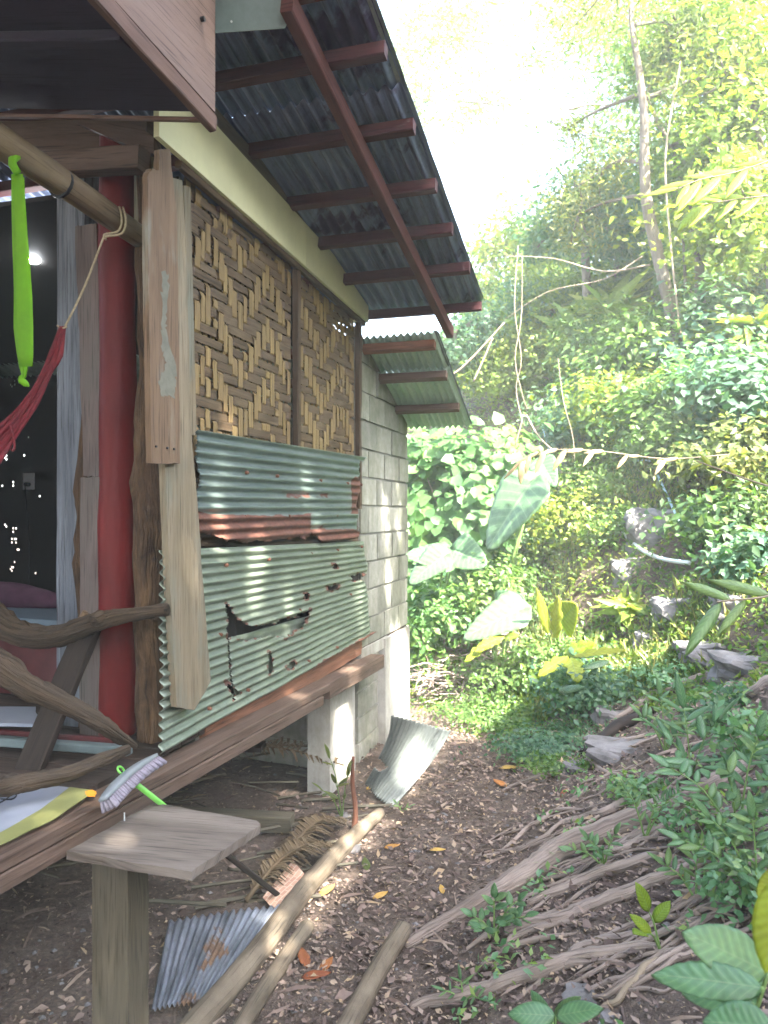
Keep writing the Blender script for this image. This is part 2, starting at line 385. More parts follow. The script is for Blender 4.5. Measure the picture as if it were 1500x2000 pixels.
M_sheet_roof2 = metal('green_roof_iron', (.26, .37, .30), (.42, .53, .44), rusty=.8, streak=(.5, 8, 1), metallic=.15, rough=.5)
M_sheet_fall = metal('bleached_iron', (.11, .125, .12), (.22, .245, .225), rusty=.82, metallic=.15)
M_sheet_dark = metal('dark_old_iron', (.025, .03, .036), (.24, .26, .31), rusty=.62, streak=(1.5, 9, 1), metallic=.2, rustc=((.05, .03, .02), (.22, .12, .06)))
M_paint = plain('old_grey_paint', (.17, .165, .125), .3, 20, .8, .3)
M_rope = plain('beige_rope', (.36, .29, .18), .4, 90, .9, .5)
M_hammock = plain('red_hammock_cord', (.15, .012, .018), .5, 60, .8, .5)
def strapm():
    m = plain('lime_ribbon', (.20, .40, .02), .3, 25, .75, .3); t = m.node_tree; b = t.nodes['Principled BSDF']; o = t.nodes['Material Output']
    tr = t.nodes.new('ShaderNodeBsdfTranslucent'); tr.inputs[0].default_value = (.4, .85, .08, 1); ms = t.nodes.new('ShaderNodeMixShader'); ms.inputs[0].default_value = .45
    t.links.new(b.outputs[0], ms.inputs[1]); t.links.new(tr.outputs[0], ms.inputs[2]); t.links.new(ms.outputs[0], o.inputs[0]); return m
M_strap = strapm()
M_green_pl = plain('green_plastic', (.16, .48, .08), .1, 5, .35, 0)
M_brush_top = plain('ribbed_grey_plastic', (.22, .24, .25), .12, 20, .45, .1)
M_bristle = plain('lilac_grey_bristles', (.26, .235, .28), .2, 60, .8, .3)
M_white = plain('white_plastic_sheet', (.26, .28, .33), .12, 4, .45, .1)
M_yellow = plain('yellow_green_border', (.25, .25, .09), .2, 6, .5, .1)
M_orange = plain('orange_plastic', (.75, .30, .03), .1, 8, .4, 0)
M_black = plain('black_plastic', (.02, .02, .022), .2, 10, .4, 0)
M_pvc = plain('white_pipe', (.6, .62, .6), .1, 6, .35, 0)
M_pvc_blue = plain('pale_blue_pipe', (.50, .66, .74), .1, 6, .35, 0)
M_bench = plain('grey_green_bench_paint', (.13, .165, .165), .3, 9, .5, .2)
M_benchred = plain('faded_red_paint', (.10, .022, .022), .4, 9, .6, .2)
M_table = plain('blue_grey_table_top', (.12, .16, .20), .2, 5, .5, .1)
M_purple = plain('purple_cloth', (.08, .03, .055), .3, 20, .9, .3)
M_rock = plain('grey_limestone', (.19, .175, .17), .45, 7, .9, 1.0, (.08, .075, .07))
M_bulb = plain('lit_bulb_glass', (1, 1, 1), 0, 5, .3, 0, emit=((.92, .96, 1.0), 60))
M_outlet = plain('white_outlet', (.6, .6, .6), .1, 5, .4, 0)
# foliage
G = lambda k, l, y: [(.0, k), (.5, l), (1.0, y)]
L_mid = leafm('mid_green_leaves', G((0.047, 0.101, 0.027), (0.095, 0.169, 0.041), (0.162, 0.23, 0.047)))
L_yel = leafm('yellow_green_leaves', G((0.095, 0.162, 0.027), (0.162, 0.23, 0.034), (0.27, 0.284, 0.041)))
L_blue = leafm('blue_green_leaves', G((0.041, 0.101, 0.061), (0.081, 0.162, 0.095), (0.135, 0.203, 0.095)))
L_dark = leafm('dark_green_leaves', G((0.027, 0.061, 0.02), (0.054, 0.108, 0.034), (0.108, 0.162, 0.041)))
L_olive = leafm('olive_leaves', G((0.068, 0.101, 0.03), (0.135, 0.169, 0.047), (0.23, 0.203, 0.054)))
L_vine = leafm('round_vine_leaves', G((0.047, 0.121, 0.041), (0.081, 0.182, 0.054), (0.149, 0.243, 0.054)))
L_tan = leafm('pale_tan_leaves', [(0, (.30, .18, .08)), (.5, (.42, .30, .14)), (1, (.5, .42, .24))], .25, .7)
L_taro = leafm('waxy_big_leaf', [(0, (.05, .12, .05)), (.5, (.065, .135, .055)), (1, (.11, .19, .09))], .3, .36, .4, veins=True)
L_lime = leafm('lime_leaves', G((0.176, 0.27, 0.02), (0.27, 0.34, 0.027), (0.34, 0.34, 0.041)), .5, veins=True)
L_fore = leafm('foreground_leaves', G((0.068, 0.162, 0.068), (0.115, 0.23, 0.101), (0.203, 0.284, 0.081)), .35, .38, .5, veins=True)
L_lit = leafm('fallen_leaf_litter', [(0, (.065, .045, .038)), (.3, (.14, .10, .085)), (.6, (.235, .17, .14)), (.85, (.34, .26, .20)), (1, (.36, .26, .16))], .12, .8, .2, 1.0)
L_dry = leafm('dry_orange_leaves', [(0, (.20, .055, .022)), (.45, (.36, .15, .035)), (1, (.50, .32, .08))], .12, .7)
L_grass = leafm('thin_weed_blades', G((0.081, 0.135, 0.034), (0.162, 0.216, 0.054), (0.324, 0.297, 0.108)))
def soilm():
    m, t, b, o = nodes('dark_soil'); v = coords(t, 'Object', (1, 1, 1), False)
    n1 = noise(t, v, 3, 8, .65); n2 = noise(t, v, 40, 6, .75); n3 = noise(t, v, 140, 3, .7)
    c = ramp(t, n1, [(.3, (.070, .050, .038)), (.55, (.16, .122, .098)), (.8, (.25, .20, .165))]).outputs[0]
    c = mix(t, .85, c, ramp(t, n2, [(.3, (.5, .5, .5)), (.55, (1, 1, 1)), (.72, (1.8, 1.6, 1.45))]).outputs[0], 'MULTIPLY')
    vo = t.nodes.new('ShaderNodeTexVoronoi'); vo.inputs['Scale'].default_value = 55; t.links.new(v, vo.inputs['Vector'])
    sp = ramp(t, vo.outputs['Distance'], [(.10, (1, 1, 1)), (.16, (0, 0, 0))]).outputs[0]
    sel = ramp(t, noise(t, v, 20, 2, .5), [(.52, (0, 0, 0)), (.56, (1, 1, 1))]).outputs[0]
    c = mix(t, mix(t, 1.0, sp, sel, 'MULTIPLY'), c, (.30, .26, .22)); t.links.new(c, b.inputs['Base Color']); b.inputs['Roughness'].default_value = .95; b.inputs['Specular IOR Level'].default_value = .15
    ad = t.nodes.new('ShaderNodeMath'); ad.operation = 'ADD'; t.links.new(n2, ad.inputs[0]); t.links.new(n3, ad.inputs[1]); bump(t, b, ad.outputs[0], .9, .02); return m
M_soil = soilm()

# ---------------------------------------------------------------- ground: one sheet, path, bank and hill
def gridax(a, b, fine0, fine1, df, dc):
    l = list(np.arange(fine0, a, -1)) if False else []
    x = [fine0]; d = df
    while x[-1] > a: d = min(d*1.25, dc); x.append(x[-1]-d)
    lo = x[::-1]; mid = list(np.arange(fine0+df, fine1, df)); x = [fine1]; d = df
    while x[-1] < b: d = min(d*1.25, dc); x.append(x[-1]+d)
    return np.array(lo+mid+x)
gx = gridax(-90, 90, -3.4, 3.2, .05, 6); gy = gridax(-40, 160, .8, 11, .05, 6)
GX, GY = np.meshgrid(gx, gy, indexing='ij'); GZ = terr(GX, GY)
idx = np.arange(GX.size).reshape(GX.shape)
Fg = np.stack([idx[:-1, :-1], idx[1:, :-1], idx[1:, 1:], idx[:-1, 1:]], -1).reshape(-1, 4)
Vg = np.stack([GX.ravel(), GY.ravel(), GZ.ravel()], -1)
me = bpy.data.meshes.new('ground'); me.from_pydata(Vg.tolist(), [], Fg.tolist())
g = link('ground', me, M_soil, smooth=True); g['kind'] = 'structure'
# ================================================================ THE HUT (one thing)
hut = thing('wooden_hut', (-1.6, 2.5, 0), 'raised wooden hut with woven bamboo, corrugated iron and concrete block side wall', 'house')
def X(u, v, x=-1.6): return at(u, v, X=x)
# ---- facade posts and planks (front, y about 2.5)
def fpost(name, u0, u1, z0, z1, y, dep, mat, n=14, jit=.002, c=.006, u0b=None, u1b=None):
    a0, a1 = at(u0, 1000, Y=y), at(u1, 1000, Y=y)
    b0, b1 = (at(u0b or u0, 1000, Y=y), at(u1b or u1, 1000, Y=y))
    pts = [Vector((b0.x, y, z0)), Vector((b1.x, y, z0)), Vector((a1.x, y, z1)), Vector((a0.x, y, z1))]
    return slab(name, pts, (0, -1, 0), dep, mat, hut, rag=jit, sub=n)
DZ = H-.885                                   # deck level
fpost('post', 112, 166, DZ, H+1.40, 2.62, .14, M_post_grey, u0b=110, u1b=166)
o = fpost('facing_board', 147, 188, H+.14, H+1.13, 2.545, .022, M_board, u0b=163, u1b=206); o['label'] = 'upper grey brown facing board'
o = fpost('facing_board', 157, 210, DZ, H+.135, 2.540, .022, M_board, u0b=155, u1b=212); o['label'] = 'lower wider facing board'
def inner_split():
    P = [at(u, v, Y=2.612) for u, v in ((158, 830), (170, 700), (170, 1460), (150, 1460), (160, 1300), (140, 1100), (150, 1010), (142, 960))]
    return slab('split_wood', P, (0, -1, 0), .004, M_bark, hut, rag=.003, sub=4)
inner_split()
# red painted round post with knots
def redpost():
    pts = []; rs = []; n = 46
    for i in range(n+1):
        z = DZ-.02+(H+1.52-DZ)*i/n; c = at(229+1.5*math.sin(i*.3), 1000, Y=2.60)
        k = 1+.035*math.sin(i*.55)+.05*math.exp(-((i-17)/1.6)**2)+.05*math.exp(-((i-9.5)/1.3)**2)+.04*math.exp(-((i-23)/2)**2)
        k = 1+(k-1)*.6; pts.append((c.x, 2.60, z)); rs.append(.0735*k*(1.0-.06*i/n))
    b = MB().tube(pts, rs, n=20, rough=.006); o = b.build('post', M_red, hut, True); o['label'] = 'red painted round post with knots'; return o
redpost()
def barklog():
    pts = []; rs = []; n = 60
    for i in range(n+1):
        f = i/n; z = DZ-.03+(H+1.50-DZ)*f
        u = 298-22*f+2.5*math.sin(i*.37)+1.5*math.sin(i*.9); c = at(u, 1000, Y=2.575)
        r = .062-.036*sstep(.38, .70, f)+.0035*math.sin(i*.8)+.003*math.sin(i*.31+1)
        pts.append((c.x, 2.575, z)); rs.append(float(r))
    b = MB().tube(pts, rs, n=18, rough=.06)
    V = np.array(b.V); cc = np.repeat(np.array(pts), 18, 0); d = V-cc; k = 1+.13*vn(V[:, 0]*30+V[:, 1]*24, V[:, 2]*9, 1, 3)+.05*vn(V[:, 0]*90, V[:, 2]*40, 1, 1)
    b.V = [tuple(p) for p in cc+d*k[:, None]]
    o = b.build('post', M_bark, hut, True); o['label'] = 'rough log post with flaking bark'
barklog()
# corner planks nailed on the side wall
nx = (1, 0, 0)
P = [X(u, v, -1.507) for u, v in ((288, 345), (296, 330), (310, 332), (312, 292), (333, 292), (336, 335), (346, 420), (350, 700), (352, 906), (296, 904), (291, 640))]
o = slab('corner_plank', P, nx, .022, M_plank_a, hut, rag=.0015, sub=5); o['label'] = 'upper brown corner plank with peeling grey paint'
slab('peeled_paint', [X(u, v, -1.5062) for u, v in ((315, 531), (330, 534), (326, 594), (322, 640), (336, 690), (346, 735), (342, 777), (315, 774), (309, 744), (326, 708), (316, 675), (318, 594))], nx, .0006, M_paint, o, rag=.006, sub=7)
for u, v in ((305, 872), (327, 875), (340, 877)):
    p = X(u, v, -1.505); MB().tube([p-Vector((.004, 0, 0)), p+Vector((.003, 0, 0))], .004, 6).build('nail', M_black, o)
P = [X(u, v, -1.531) for u, v in ((330, 345), (356, 352), (366, 560), (374, 850), (384, 960), (396, 1130), (412, 1330), (380, 1387), (345, 1381), (331, 1130), (322, 905), (318, 600))]
o = slab('corner_plank', P, nx, .026, M_plank_b, hut, rag=.0015, sub=5); o['label'] = 'long greenish grey corner plank with a cut lower corner'
P = [X(u, v, -1.585) for u, v in ((360, 362), (372, 366), (378, 600), (384, 850), (372, 850), (364, 600))]
slab('corner_batten', P, nx, .018, M_plank_b, hut, rag=.001, sub=4)
# plate beams over the doorway
def xbeam(name, u0, v0, u1, v1, y, hh, dep, mat, lab=None):
    a, b = at(u0, v0, Y=y), at(u1, v1, Y=y); a = b+(a-b)*1.0
    o = plank(name, a, b, dep, hh, mat, hut, (0, 0, 1), 8)
    if lab: o['label'] = lab
    return o
xbeam('lintel_beam', -420, 285, 300, 272, 2.66, .13, .10, M_beam, 'upper lintel beam over the doorway')
xbeam('lintel_beam', 84, 322, 281, 312, 2.44, .085, .07, M_beam, 'short lintel beam with a pale sawn end')
P = [at(u, v, Y=2.50) for u, v in ((150, 240), (270, 243), (300, 268), (300, 300), (270, 292))]
slab('knee_brace', P, (0, -1, 0), .05, M_beam, hut, along=(1, 0, -.3), rag=.001, sub=4)
P = [at(u, v, Y=2.585) for u, v in ((262, 300), (292, 300), (292, 480), (272, 500), (262, 470))]
slab('blocking', P, (0, -1, 0), .05, M_plank_b, hut)
# ---- cream fascia and wall plate under the roof
def edge(z0, z1, y0, y1, y): return z0+(z1-z0)*(y-y0)/(y1-y0)
YA, YB, YC = 2.33, 4.66, 5.86                 # front corner, end of bamboo, far corner
ztop = lambda y: edge(H+1.57, H+1.405, 2.33, 4.66, y); zbot = lambda y: edge(H+1.31, H+1.215, 2.33, 4.66, y)
def fas(ya, yb, th=.022, x=-1.535):
    P = [Vector((x, ya, zbot(ya))), Vector((x, yb, zbot(yb))), Vector((x, yb, ztop(yb))), Vector((x, ya, ztop(ya)))]
    return slab('fascia_board', P, nx, th, M_cream, hut, along=(0, 1, 0), rag=.0008, sub=6)
YJ = at(598, 500, X=-1.535).y
fas(YA, YJ-.002); fas(YJ+.002, YB+.01)
slab('fascia_return', [Vector((-1.537, YB+.011, zbot(YB))), Vector((-1.66, YB+.011, zbot(YB))), Vector((-1.66, YB+.011, ztop(YB))), Vector((-1.537, YB+.011, ztop(YB)))], (0, 1, 0), .004, M_cream, hut)
plank('wall_plate', (-1.60, YA, ztop(YA)+.05), (-1.60, YB, ztop(YB)+.05), .09, .09, M_plate, hut, (0, 0, 1))
plank('head_batten', (-1.565, 2.50, zbot(2.5)-.012), (-1.565, YB, zbot(YB)-.012), .03, .028, M_frame, hut, (0, 0, 1))
# ---- woven bamboo panels, every strip its own piece
def weave(name, y0, y1, label, seed, nc, zlo, bias=0.0):
    rr = random.Random(seed); p = bpy.data.objects.new(name, None); COL.objects.link(p); p.parent = hut; p.location = Vector((-1.6, (y0+y1)/2, zlo))-hut.location
    if label: p['label'] = label
    zhi = zbot((y0+y1)/2)+.02; ph = .042; nr = int((zhi-zlo)/ph)+1; wc = (y1-y0)/nc
    def over(i, j):                              # True: upright strip lies in front
        m = 12; a = abs(((j+seed*3) % m)-m//2); k = (i+a) % 6
        return k < 3
    ov = [[over(i, j) if rr.random() > .11 else (rr.random() < .5) for j in range(nc)] for i in range(nr)]
    top = lambda y: zbot(y)-.02
    for j in range(nc):                          # uprights
        b = MB(); yc = y0+wc*(j+.5)+rr.gauss(0, .004); w = wc*rr.uniform(.66, 1.0); V = []; F = []; U = []
        zt = top(yc); tilt = rr.gauss(0, .014); st = []
        for i in range(nr):
            z = zlo+ph*(i+.5)
            if z > zt: break
            st.append((z, .0055 if ov[i][j] else -.0075))
        st = [(zlo-.01, st[0][1])]+st+[(zt, st[-1][1])]
        pp = []
        for k in range(len(st)-1):
            z0_, x0_ = st[k]; z1_, x1_ = st[k+1]; pp.append((z0_, x0_))
            if abs(x0_-x1_) > .001: pp.append((z0_+(z1_-z0_)*.30, x0_)); pp.append((z0_+(z1_-z0_)*.70, x1_))
        pp.append(st[-1]); path = []
        for (z, x) in pp: path.append((-1.6+x+rr.gauss(0, .0006), yc+tilt*(z-zlo)/1.3+rr.gauss(0, .0012), z))
        b.sweep(path, [(-w/2, -.0008), (0, -.0012), (w/2, -.0008), (w/2, .0008), (0, .0014), (-w/2, .0008)], None, N0=(1, 0, 0), cap=True)
        b.build('upright_strip', M_strip_l, p)
    for i in range(nr):
        z = zlo+ph*(i+.5)+rr.gauss(0, .003); w = ph*rr.uniform(.78, 1.0); b = MB()
        if z > top(y0)+.0: continue
        path = []; yend = y1
        while z > top(yend) and yend > y0+.1: yend -= .03
        n = max(3, int(nc*(yend-y0)/(y1-y0))); last = None
        for j in range(n):
            x = -.0055 if ov[i][j] else .0050; y = y0+wc*(j+.5)
            if last is not None and abs(last-x) > .001: path.append((-1.6+last, y-wc*.68, z+rr.gauss(0, .0012))); path.append((-1.6+x, y-wc*.32, z))
            elif last is None: path.append((-1.6+x, y0, z))
            last = x
        path.append((-1.6+last, yend, z+rr.gauss(0, .002)))
        b.sweep(path, [(-w/2, -.0007), (0, -.001), (w/2, -.0007), (w/2, .0007), (0, .001), (-w/2, .0007)], None, N0=(1, 0, 0))
        b.build('cross_strip', M_strip_d, p)
    return p
ZS = H+.18
Y0 = at(362, 600, X=-1.6).y; Y1 = at(566, 600, X=-1.6).y; Y2 = at(577, 600, X=-1.6).y; Y3 = at(690, 600, X=-1.6).y
weave('bamboo_panel', Y0, Y1, 'wide woven bamboo panel beside the corner planks', 1, 21, H+.04)
weave('bamboo_panel', Y2, Y3, 'narrower woven bamboo panel beside the block wall', 2, 17, H+.04)
for ya in ((Y1+Y2)/2, (Y3+.035)):
    plank('panel_batten', (-1.578, ya, H+.02), (-1.578, ya, zbot(ya)-.02), .038, .034, M_frame, hut, (1, 0, 0), 10, .002)
# ---- corrugated sheets on the side wall
def jag(poly, n=5, a=4.0, seed=3):
    rr = random.Random(seed); out = []
    for i, (x, y) in enumerate(poly):
        x2, y2 = poly[(i+1) % len(poly)]
        for k in range(n):
            t = k/n; out.append((x+(x2-x)*t+rr.uniform(-a, a), y+(y2-y)*t+rr.uniform(-a, a)))
    return out
big = [(300, 1030), (420, 1048), (470, 1060), (560, 1050), (600, 1052), (608, 1040), (640, 1062), (700, 1050), (706, 1030), (740, 1030), (740, 1150), (300, 1150)]
big = jag(big, 6, 3, 5)
rgt = jag([(701, 925), (703, 960), (694, 985), (701, 1000), (696, 1035), (760, 1040), (760, 900), (701, 900)], 4, 2.5, 2)
lft = jag([(383, 820), (385, 900), (391, 930), (385, 960), (388, 1060), (340, 1060), (340, 820)], 4, 2, 7)
def keep_up(C, s, t):
    u, v = proj(C); return ~(inpoly(u, v, big) | inpoly(u, v, rgt) | inpoly(u, v, lft))
def rust_up(V):
    u, v = proj(V); line = np.interp(u, [380, 450, 560, 610, 650, 700], [1000, 1006, 1008, 1003, 1025, 1030])
    r = 1.3*sstep(-6, 8, v-line)*sstep(0, 6, 1100-v); r += 1.2*sstep(-16, 0, u-(697-.12*np.abs(v-985)))*sstep(925, 945, v)
    r = np.where((u > 606) & (v > 1003) & (v < 1034), .25, r)
    r = np.where((u > 560) & (u < 640) & (np.abs(v-968) < 5), .4, r); return r
xs = -1.548
o = corr('corrugated_sheet', X(372, 1085, xs), X(712, 1050, xs), X(372, 838, xs), X(712, 893, xs), .0455, .0105, M_sheet_up, hut, ds=.014, keep=keep_up, rustf=rust_up,
         disp=lambda s, t: .006*vn(s, t, 3, 1)+.003*vn(s, t, 9, 4), nrm=nx)
o['label'] = 'upper wall sheet with a rusted torn lower edge'
h1 = jag([(441, 1178), (452, 1186), (460, 1206), (482, 1222), (520, 1220), (548, 1212), (575, 1204), (608, 1190), (600, 1208), (590, 1226), (568, 1236), (560, 1244), (520, 1244), (480, 1248), (445, 1244)], 4, 3, 11)
h2 = jag([(523, 1272), (530, 1276), (534, 1312), (526, 1318)], 3, 1.5, 12)
h3 = jag([(684, 1124), (708, 1120), (706, 1132), (688, 1136)], 3, 2, 13)
h4 = [(444, 1240), (447, 1300), (456, 1368), (459, 1367), (450, 1300), (448, 1240)]
h5 = jag([(640, 1146), (662, 1141), (660, 1150), (642, 1154)], 3, 1.5, 14); h6 = jag([(594, 1160), (603, 1158), (601, 1170), (596, 1170)], 3, 1, 4)
h7 = jag([(440, 1330), (452, 1338), (470, 1352), (466, 1358), (448, 1350)], 3, 2, 24); h8 = jag([(560, 1300), (574, 1290), (580, 1296), (566, 1308)], 3, 2, 25); h9 = jag([(650, 1102), (656, 1100), (658, 1110), (652, 1112)], 3, 1, 26)
HO = [h1, h2, h3, h4, h5, h6, h7, h8, h9]
rr_ = jag([(712, 1050), (716, 1120), (706, 1130), (718, 1145), (722, 1235), (790, 1235), (790, 1040)], 4, 2.5, 8)
def keep_lo(C, s, t):
    u, v = proj(C); k = np.ones(len(u), bool)
    for h in HO+[rr_]: k &= ~inpoly(u, v, h)
    k &= ~((rng.random(len(u)) < .0)); return k
def rust_lo(V):
    u, v = proj(V); r = np.zeros(len(u))
    for h in HO:
        for (a, b_) in h[::2]: r = np.maximum(r, 1.0*np.exp(-((u-a)**2+(v-b_)**2)/36))
    r = np.maximum(r, 1.1*sstep(700, 712, u)*sstep(1115, 1125, v)*sstep(1140, 1132, v)); r = np.maximum(r, 1.0*sstep(-14, -2, v-(1465-.58*(u-340)))*sstep(560, 650, u))
    return r
def disp_lo(s, t):
    return .010*vn(s, t, 2.3, 2)+.004*vn(s, t, 8, 1)
x2 = -1.562
o = corr('corrugated_sheet', X(313, 1473, x2), X(735, 1235, x2), X(313, 1075, x2), X(735, 1056, x2), .0385, .0095, M_sheet_lo, hut, ds=.013, keep=keep_lo, rustf=rust_lo, disp=disp_lo, nrm=nx)
o['label'] = 'lower pale green wall sheet with torn holes'
x3 = -1.585                                     # flattened sheet seen through the tear
P = [X(u, v, x3) for u, v in ((448, 1246), (612, 1200), (612, 1290), (458, 1366))]
o = corr('patch_sheet', P[3], P[2], P[0], P[1], .06, .003, M_sheet_lo, hut, ds=.02, nrm=nx, disp=lambda s, t: .006*vn(s, t, 12, 2)); o['label'] = 'flattened sheet behind the tear'
for (z_, ys_, xx_) in ((H+.17, (2.95, 3.35, 3.8, 4.25, 4.55), -1.537), (H-.02, (2.9, 3.5, 4.1), -1.537), (H-.22, (2.85, 3.3, 3.75, 4.2, 4.55), -1.549), (H-.5, (2.75, 3.6, 4.4), -1.549), (H-.78, (2.7, 3.15, 3.7, 4.15), -1.549)):
    for y_ in ys_:
        y_ += random.gauss(0, .04); MB().tube([(xx_-.012, y_, z_), (xx_, y_, z_), (xx_+.004, y_, z_)], [.008, .008, .004], 7).build('nail_head', M_stick, o)
# rusty sheet remnant and pale strip in the gap between the sheets
P = [X(u, v, -1.60) for u, v in ((388, 1068), (700, 1062), (700, 1030), (388, 1030))]
corr('backing_sheet', P[0], P[1], P[3], P[2], .05, .004, M_frame, hut, ds=.05, nrm=nx)
plank('sill_board', X(395, 1440, -1.615), X(703, 1262, -1.615), .03, .10, M_sill, hut, (0, 0, 1), 10, .002)
plank('wall_stud', (-1.66, 3.1, DZ), (-1.66, 3.1, H+.1), .05, .06, M_interior, hut, (1, 0, 0), 3)
plank('wall_stud', (-1.66, 3.95, DZ), (-1.66, 3.95, H+.1), .05, .06, M_interior, hut, (1, 0, 0), 3)
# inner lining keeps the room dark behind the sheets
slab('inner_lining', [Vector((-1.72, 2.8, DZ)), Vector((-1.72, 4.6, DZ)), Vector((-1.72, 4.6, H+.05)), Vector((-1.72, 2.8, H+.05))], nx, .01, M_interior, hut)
# ---- edge beams of the floor
zb = lambda y: edge(H-.875, H-.952, 1.57, 4.9, y)
ye = at(645, 1340, X=-1.5).y
def eb(y0, y1, dz, hh, x, lab):
    o = plank('edge_beam', (x, y0, zb(y0)-dz-hh/2), (x, y1, zb(y1)-dz-hh/2), .10, hh, M_beam, hut, (0, 0, 1), 14, .0012, .005); o['label'] = lab
eb(.35, ye, 0, .044, -1.55, 'upper board of the floor edge'); eb(.35, ye-.1, .047, .05, -1.548, 'lower board of the floor edge')
eb(ye-.5, 4.92, .004, .085, -1.652, 'far end board of the floor edge')
eb(ye+.001, 4.9, .0, .088, -1.552, 'last length of the floor edge')
for k in range(44):                              # deck boards
    y = .40+k*.125
    plank('floor_board', (-1.605, y, DZ-.0), (-6.0, y, DZ-.0), .12, .022, M_deck, hut, (0, 0, 1), 3, .001)
for k in range(5): plank('joist', (-1.9-k*.95, .3, DZ-.07), (-1.9-k*.95, 5.7, DZ-.07), .05, .11, M_interior, hut, (0, 0, 1), 3)
# ---- concrete block wall at the far end of the side
bw = bpy.data.objects.new('block_wall', None); COL.objects.link(bw); bw.parent = hut; bw.location = Vector((-1.6, YB, H-.88))-hut.location
zt_wall = lambda y: edge(H+1.125, H+.80, 4.75, 5.86, y)
def clipped(y0, y1, z0, z1):
    a, b = zt_wall(y0)-.01, zt_wall(y1)-.01
    P = [(y0, z0), (y1, z0)]
    if z0 > b: return None if z0 > a else [(y0, z0), (y0+(a-z0)/(a-b)*(y1-y0), z0), (y0, min(a, z1))]
    if b >= z1: P += [(y1, z1), (y0, z1)]
    elif a > z1: P += [(y1, b), (y0+(a-z1)/(a-b)*(y1-y0), z1), (y0, z1)]
    else: P += [(y1, b), (y0, a)]
    return P
blk = 0; zc = H-.885; i = 0
while zc < H+1.15:
    hh = .178; yy = 4.70-(0 if i % 2 else .18)
    while yy < 5.86:
        y0, y1 = max(yy, 4.70), min(yy+.352, 5.86)
        if y1-y0 > .05:
            P = clipped(y0+.004, y1-.004, zc+.004, zc+hh-.004)
            if P:
                x = -1.6+random.gauss(0, .0025); slab('block', [Vector((x, a, b_)) for a, b_ in P], nx, .10, M_block, bw, along=(0, 1, 0), rag=.0012, sub=4)
        yy += .36
    zc += .186; i += 1
P = [Vector((-1.612, a, b_)) for a, b_ in ((4.69, H-.882), (5.855, H-.882), (5.855, zt_wall(5.855)-.012), (4.69, zt_wall(4.69)-.012))]
slab('mortar', P, nx, .08, M_mortar, bw)
plank('footing_beam', (-1.63, 4.72, H-.93), (-1.63, 5.3, H-.93), .06, .08, M_conc, bw, (0, 0, 1), 3)
plank('wall_cap_rafter', (-1.66, 4.70, zt_wall(4.70)+.035), (-1.66, 5.86, zt_wall(5.86)+.035), .06, .07, M_plate, hut, (0, 0, 1))
# base: column, block pier, slender pier
def pier(name, ya, yb, z1, mat, x=-1.56, dep=.16, parent=hut, taper=.0):
    P = [Vector((x, ya-taper, -.05)), Vector((x, yb+taper, -.05)), Vector((x, yb, z1)), Vector((x, ya, z1))]
    return slab(name, P, nx, dep, mat, parent, rag=.002, sub=6)
o = pier('concrete_pier', at(757, 1300, X=-1.57).y, 5.86, H-.90, M_conc, -1.585, .2); o['label'] = 'wide corner pier in the sun'
o = pier('concrete_pier', at(648, 1300, X=-1.60).y, at(696, 1300, X=-1.60).y, H-1.06, M_conc, -1.61, .14, taper=.01); o['label'] = 'slender pier under the floor edge'
bp = bpy.data.objects.new('block_pier', None); COL.objects.link(bp); bp.parent = hut; bp.location = Vector((-1.65, 4.9, 0))-hut.location
ya, yb = at(700, 1400, X=-1.64).y, at(756, 1400, X=-1.64).y
for k in range(5):
    z0 = -.04+k*.168
    P = [Vector((-1.64+random.gauss(0, .004), a, b_)) for a, b_ in ((ya, z0+.005), (yb, z0+.005), (yb, z0+.160), (ya, z0+.160))]
    slab('block', P, nx, .14, M_block, bp, along=(0, 1, 0), rag=.002, sub=4)
slab('mortar', [Vector((-1.652, a, b_)) for a, b_ in ((ya+.005, -.04), (yb-.005, -.04), (yb-.005, .77), (ya+.005, .77))], nx, .12, M_mortar, bp)
# dark cross wall under the floor
cw = bpy.data.objects.new('cross_wall', None); COL.objects.link(cw); cw.parent = hut; cw.location = Vector((-2.6, 4.62, 0))-hut.location
for i in range(4):
    x = -1.68+(.18 if i % 2 else 0)
    while x > -4.6:
        a, b_ = min(x, -1.68), x-.352
        P = [Vector((a, 4.62, i*.186-.02)), Vector((b_, 4.62, i*.186-.02)), Vector((b_, 4.62, i*.186+.158)), Vector((a, 4.62, i*.186+.158))]
        slab('block', P, (0, -1, 0), .1, M_block, cw, along=(1, 0, 0), rag=.0015, sub=3); x -= .36
slab('mortar', [Vector((-1.69, 4.632, -.03)), Vector((-4.6, 4.632, -.03)), Vector((-4.6, 4.632, .73)), Vector((-1.69, 4.632, .73))], (0, -1, 0), .08, M_mortar, cw)
slab('added_shade_panel', [Vector((-4.7, .3, -.05)), Vector((-4.7, 4.62, -.05)), Vector((-4.7, 4.62, DZ-.03)), Vector((-4.7, .3, DZ-.03))], nx, .03, M_interior, hut)  # unseen panel added to keep light from under the floor
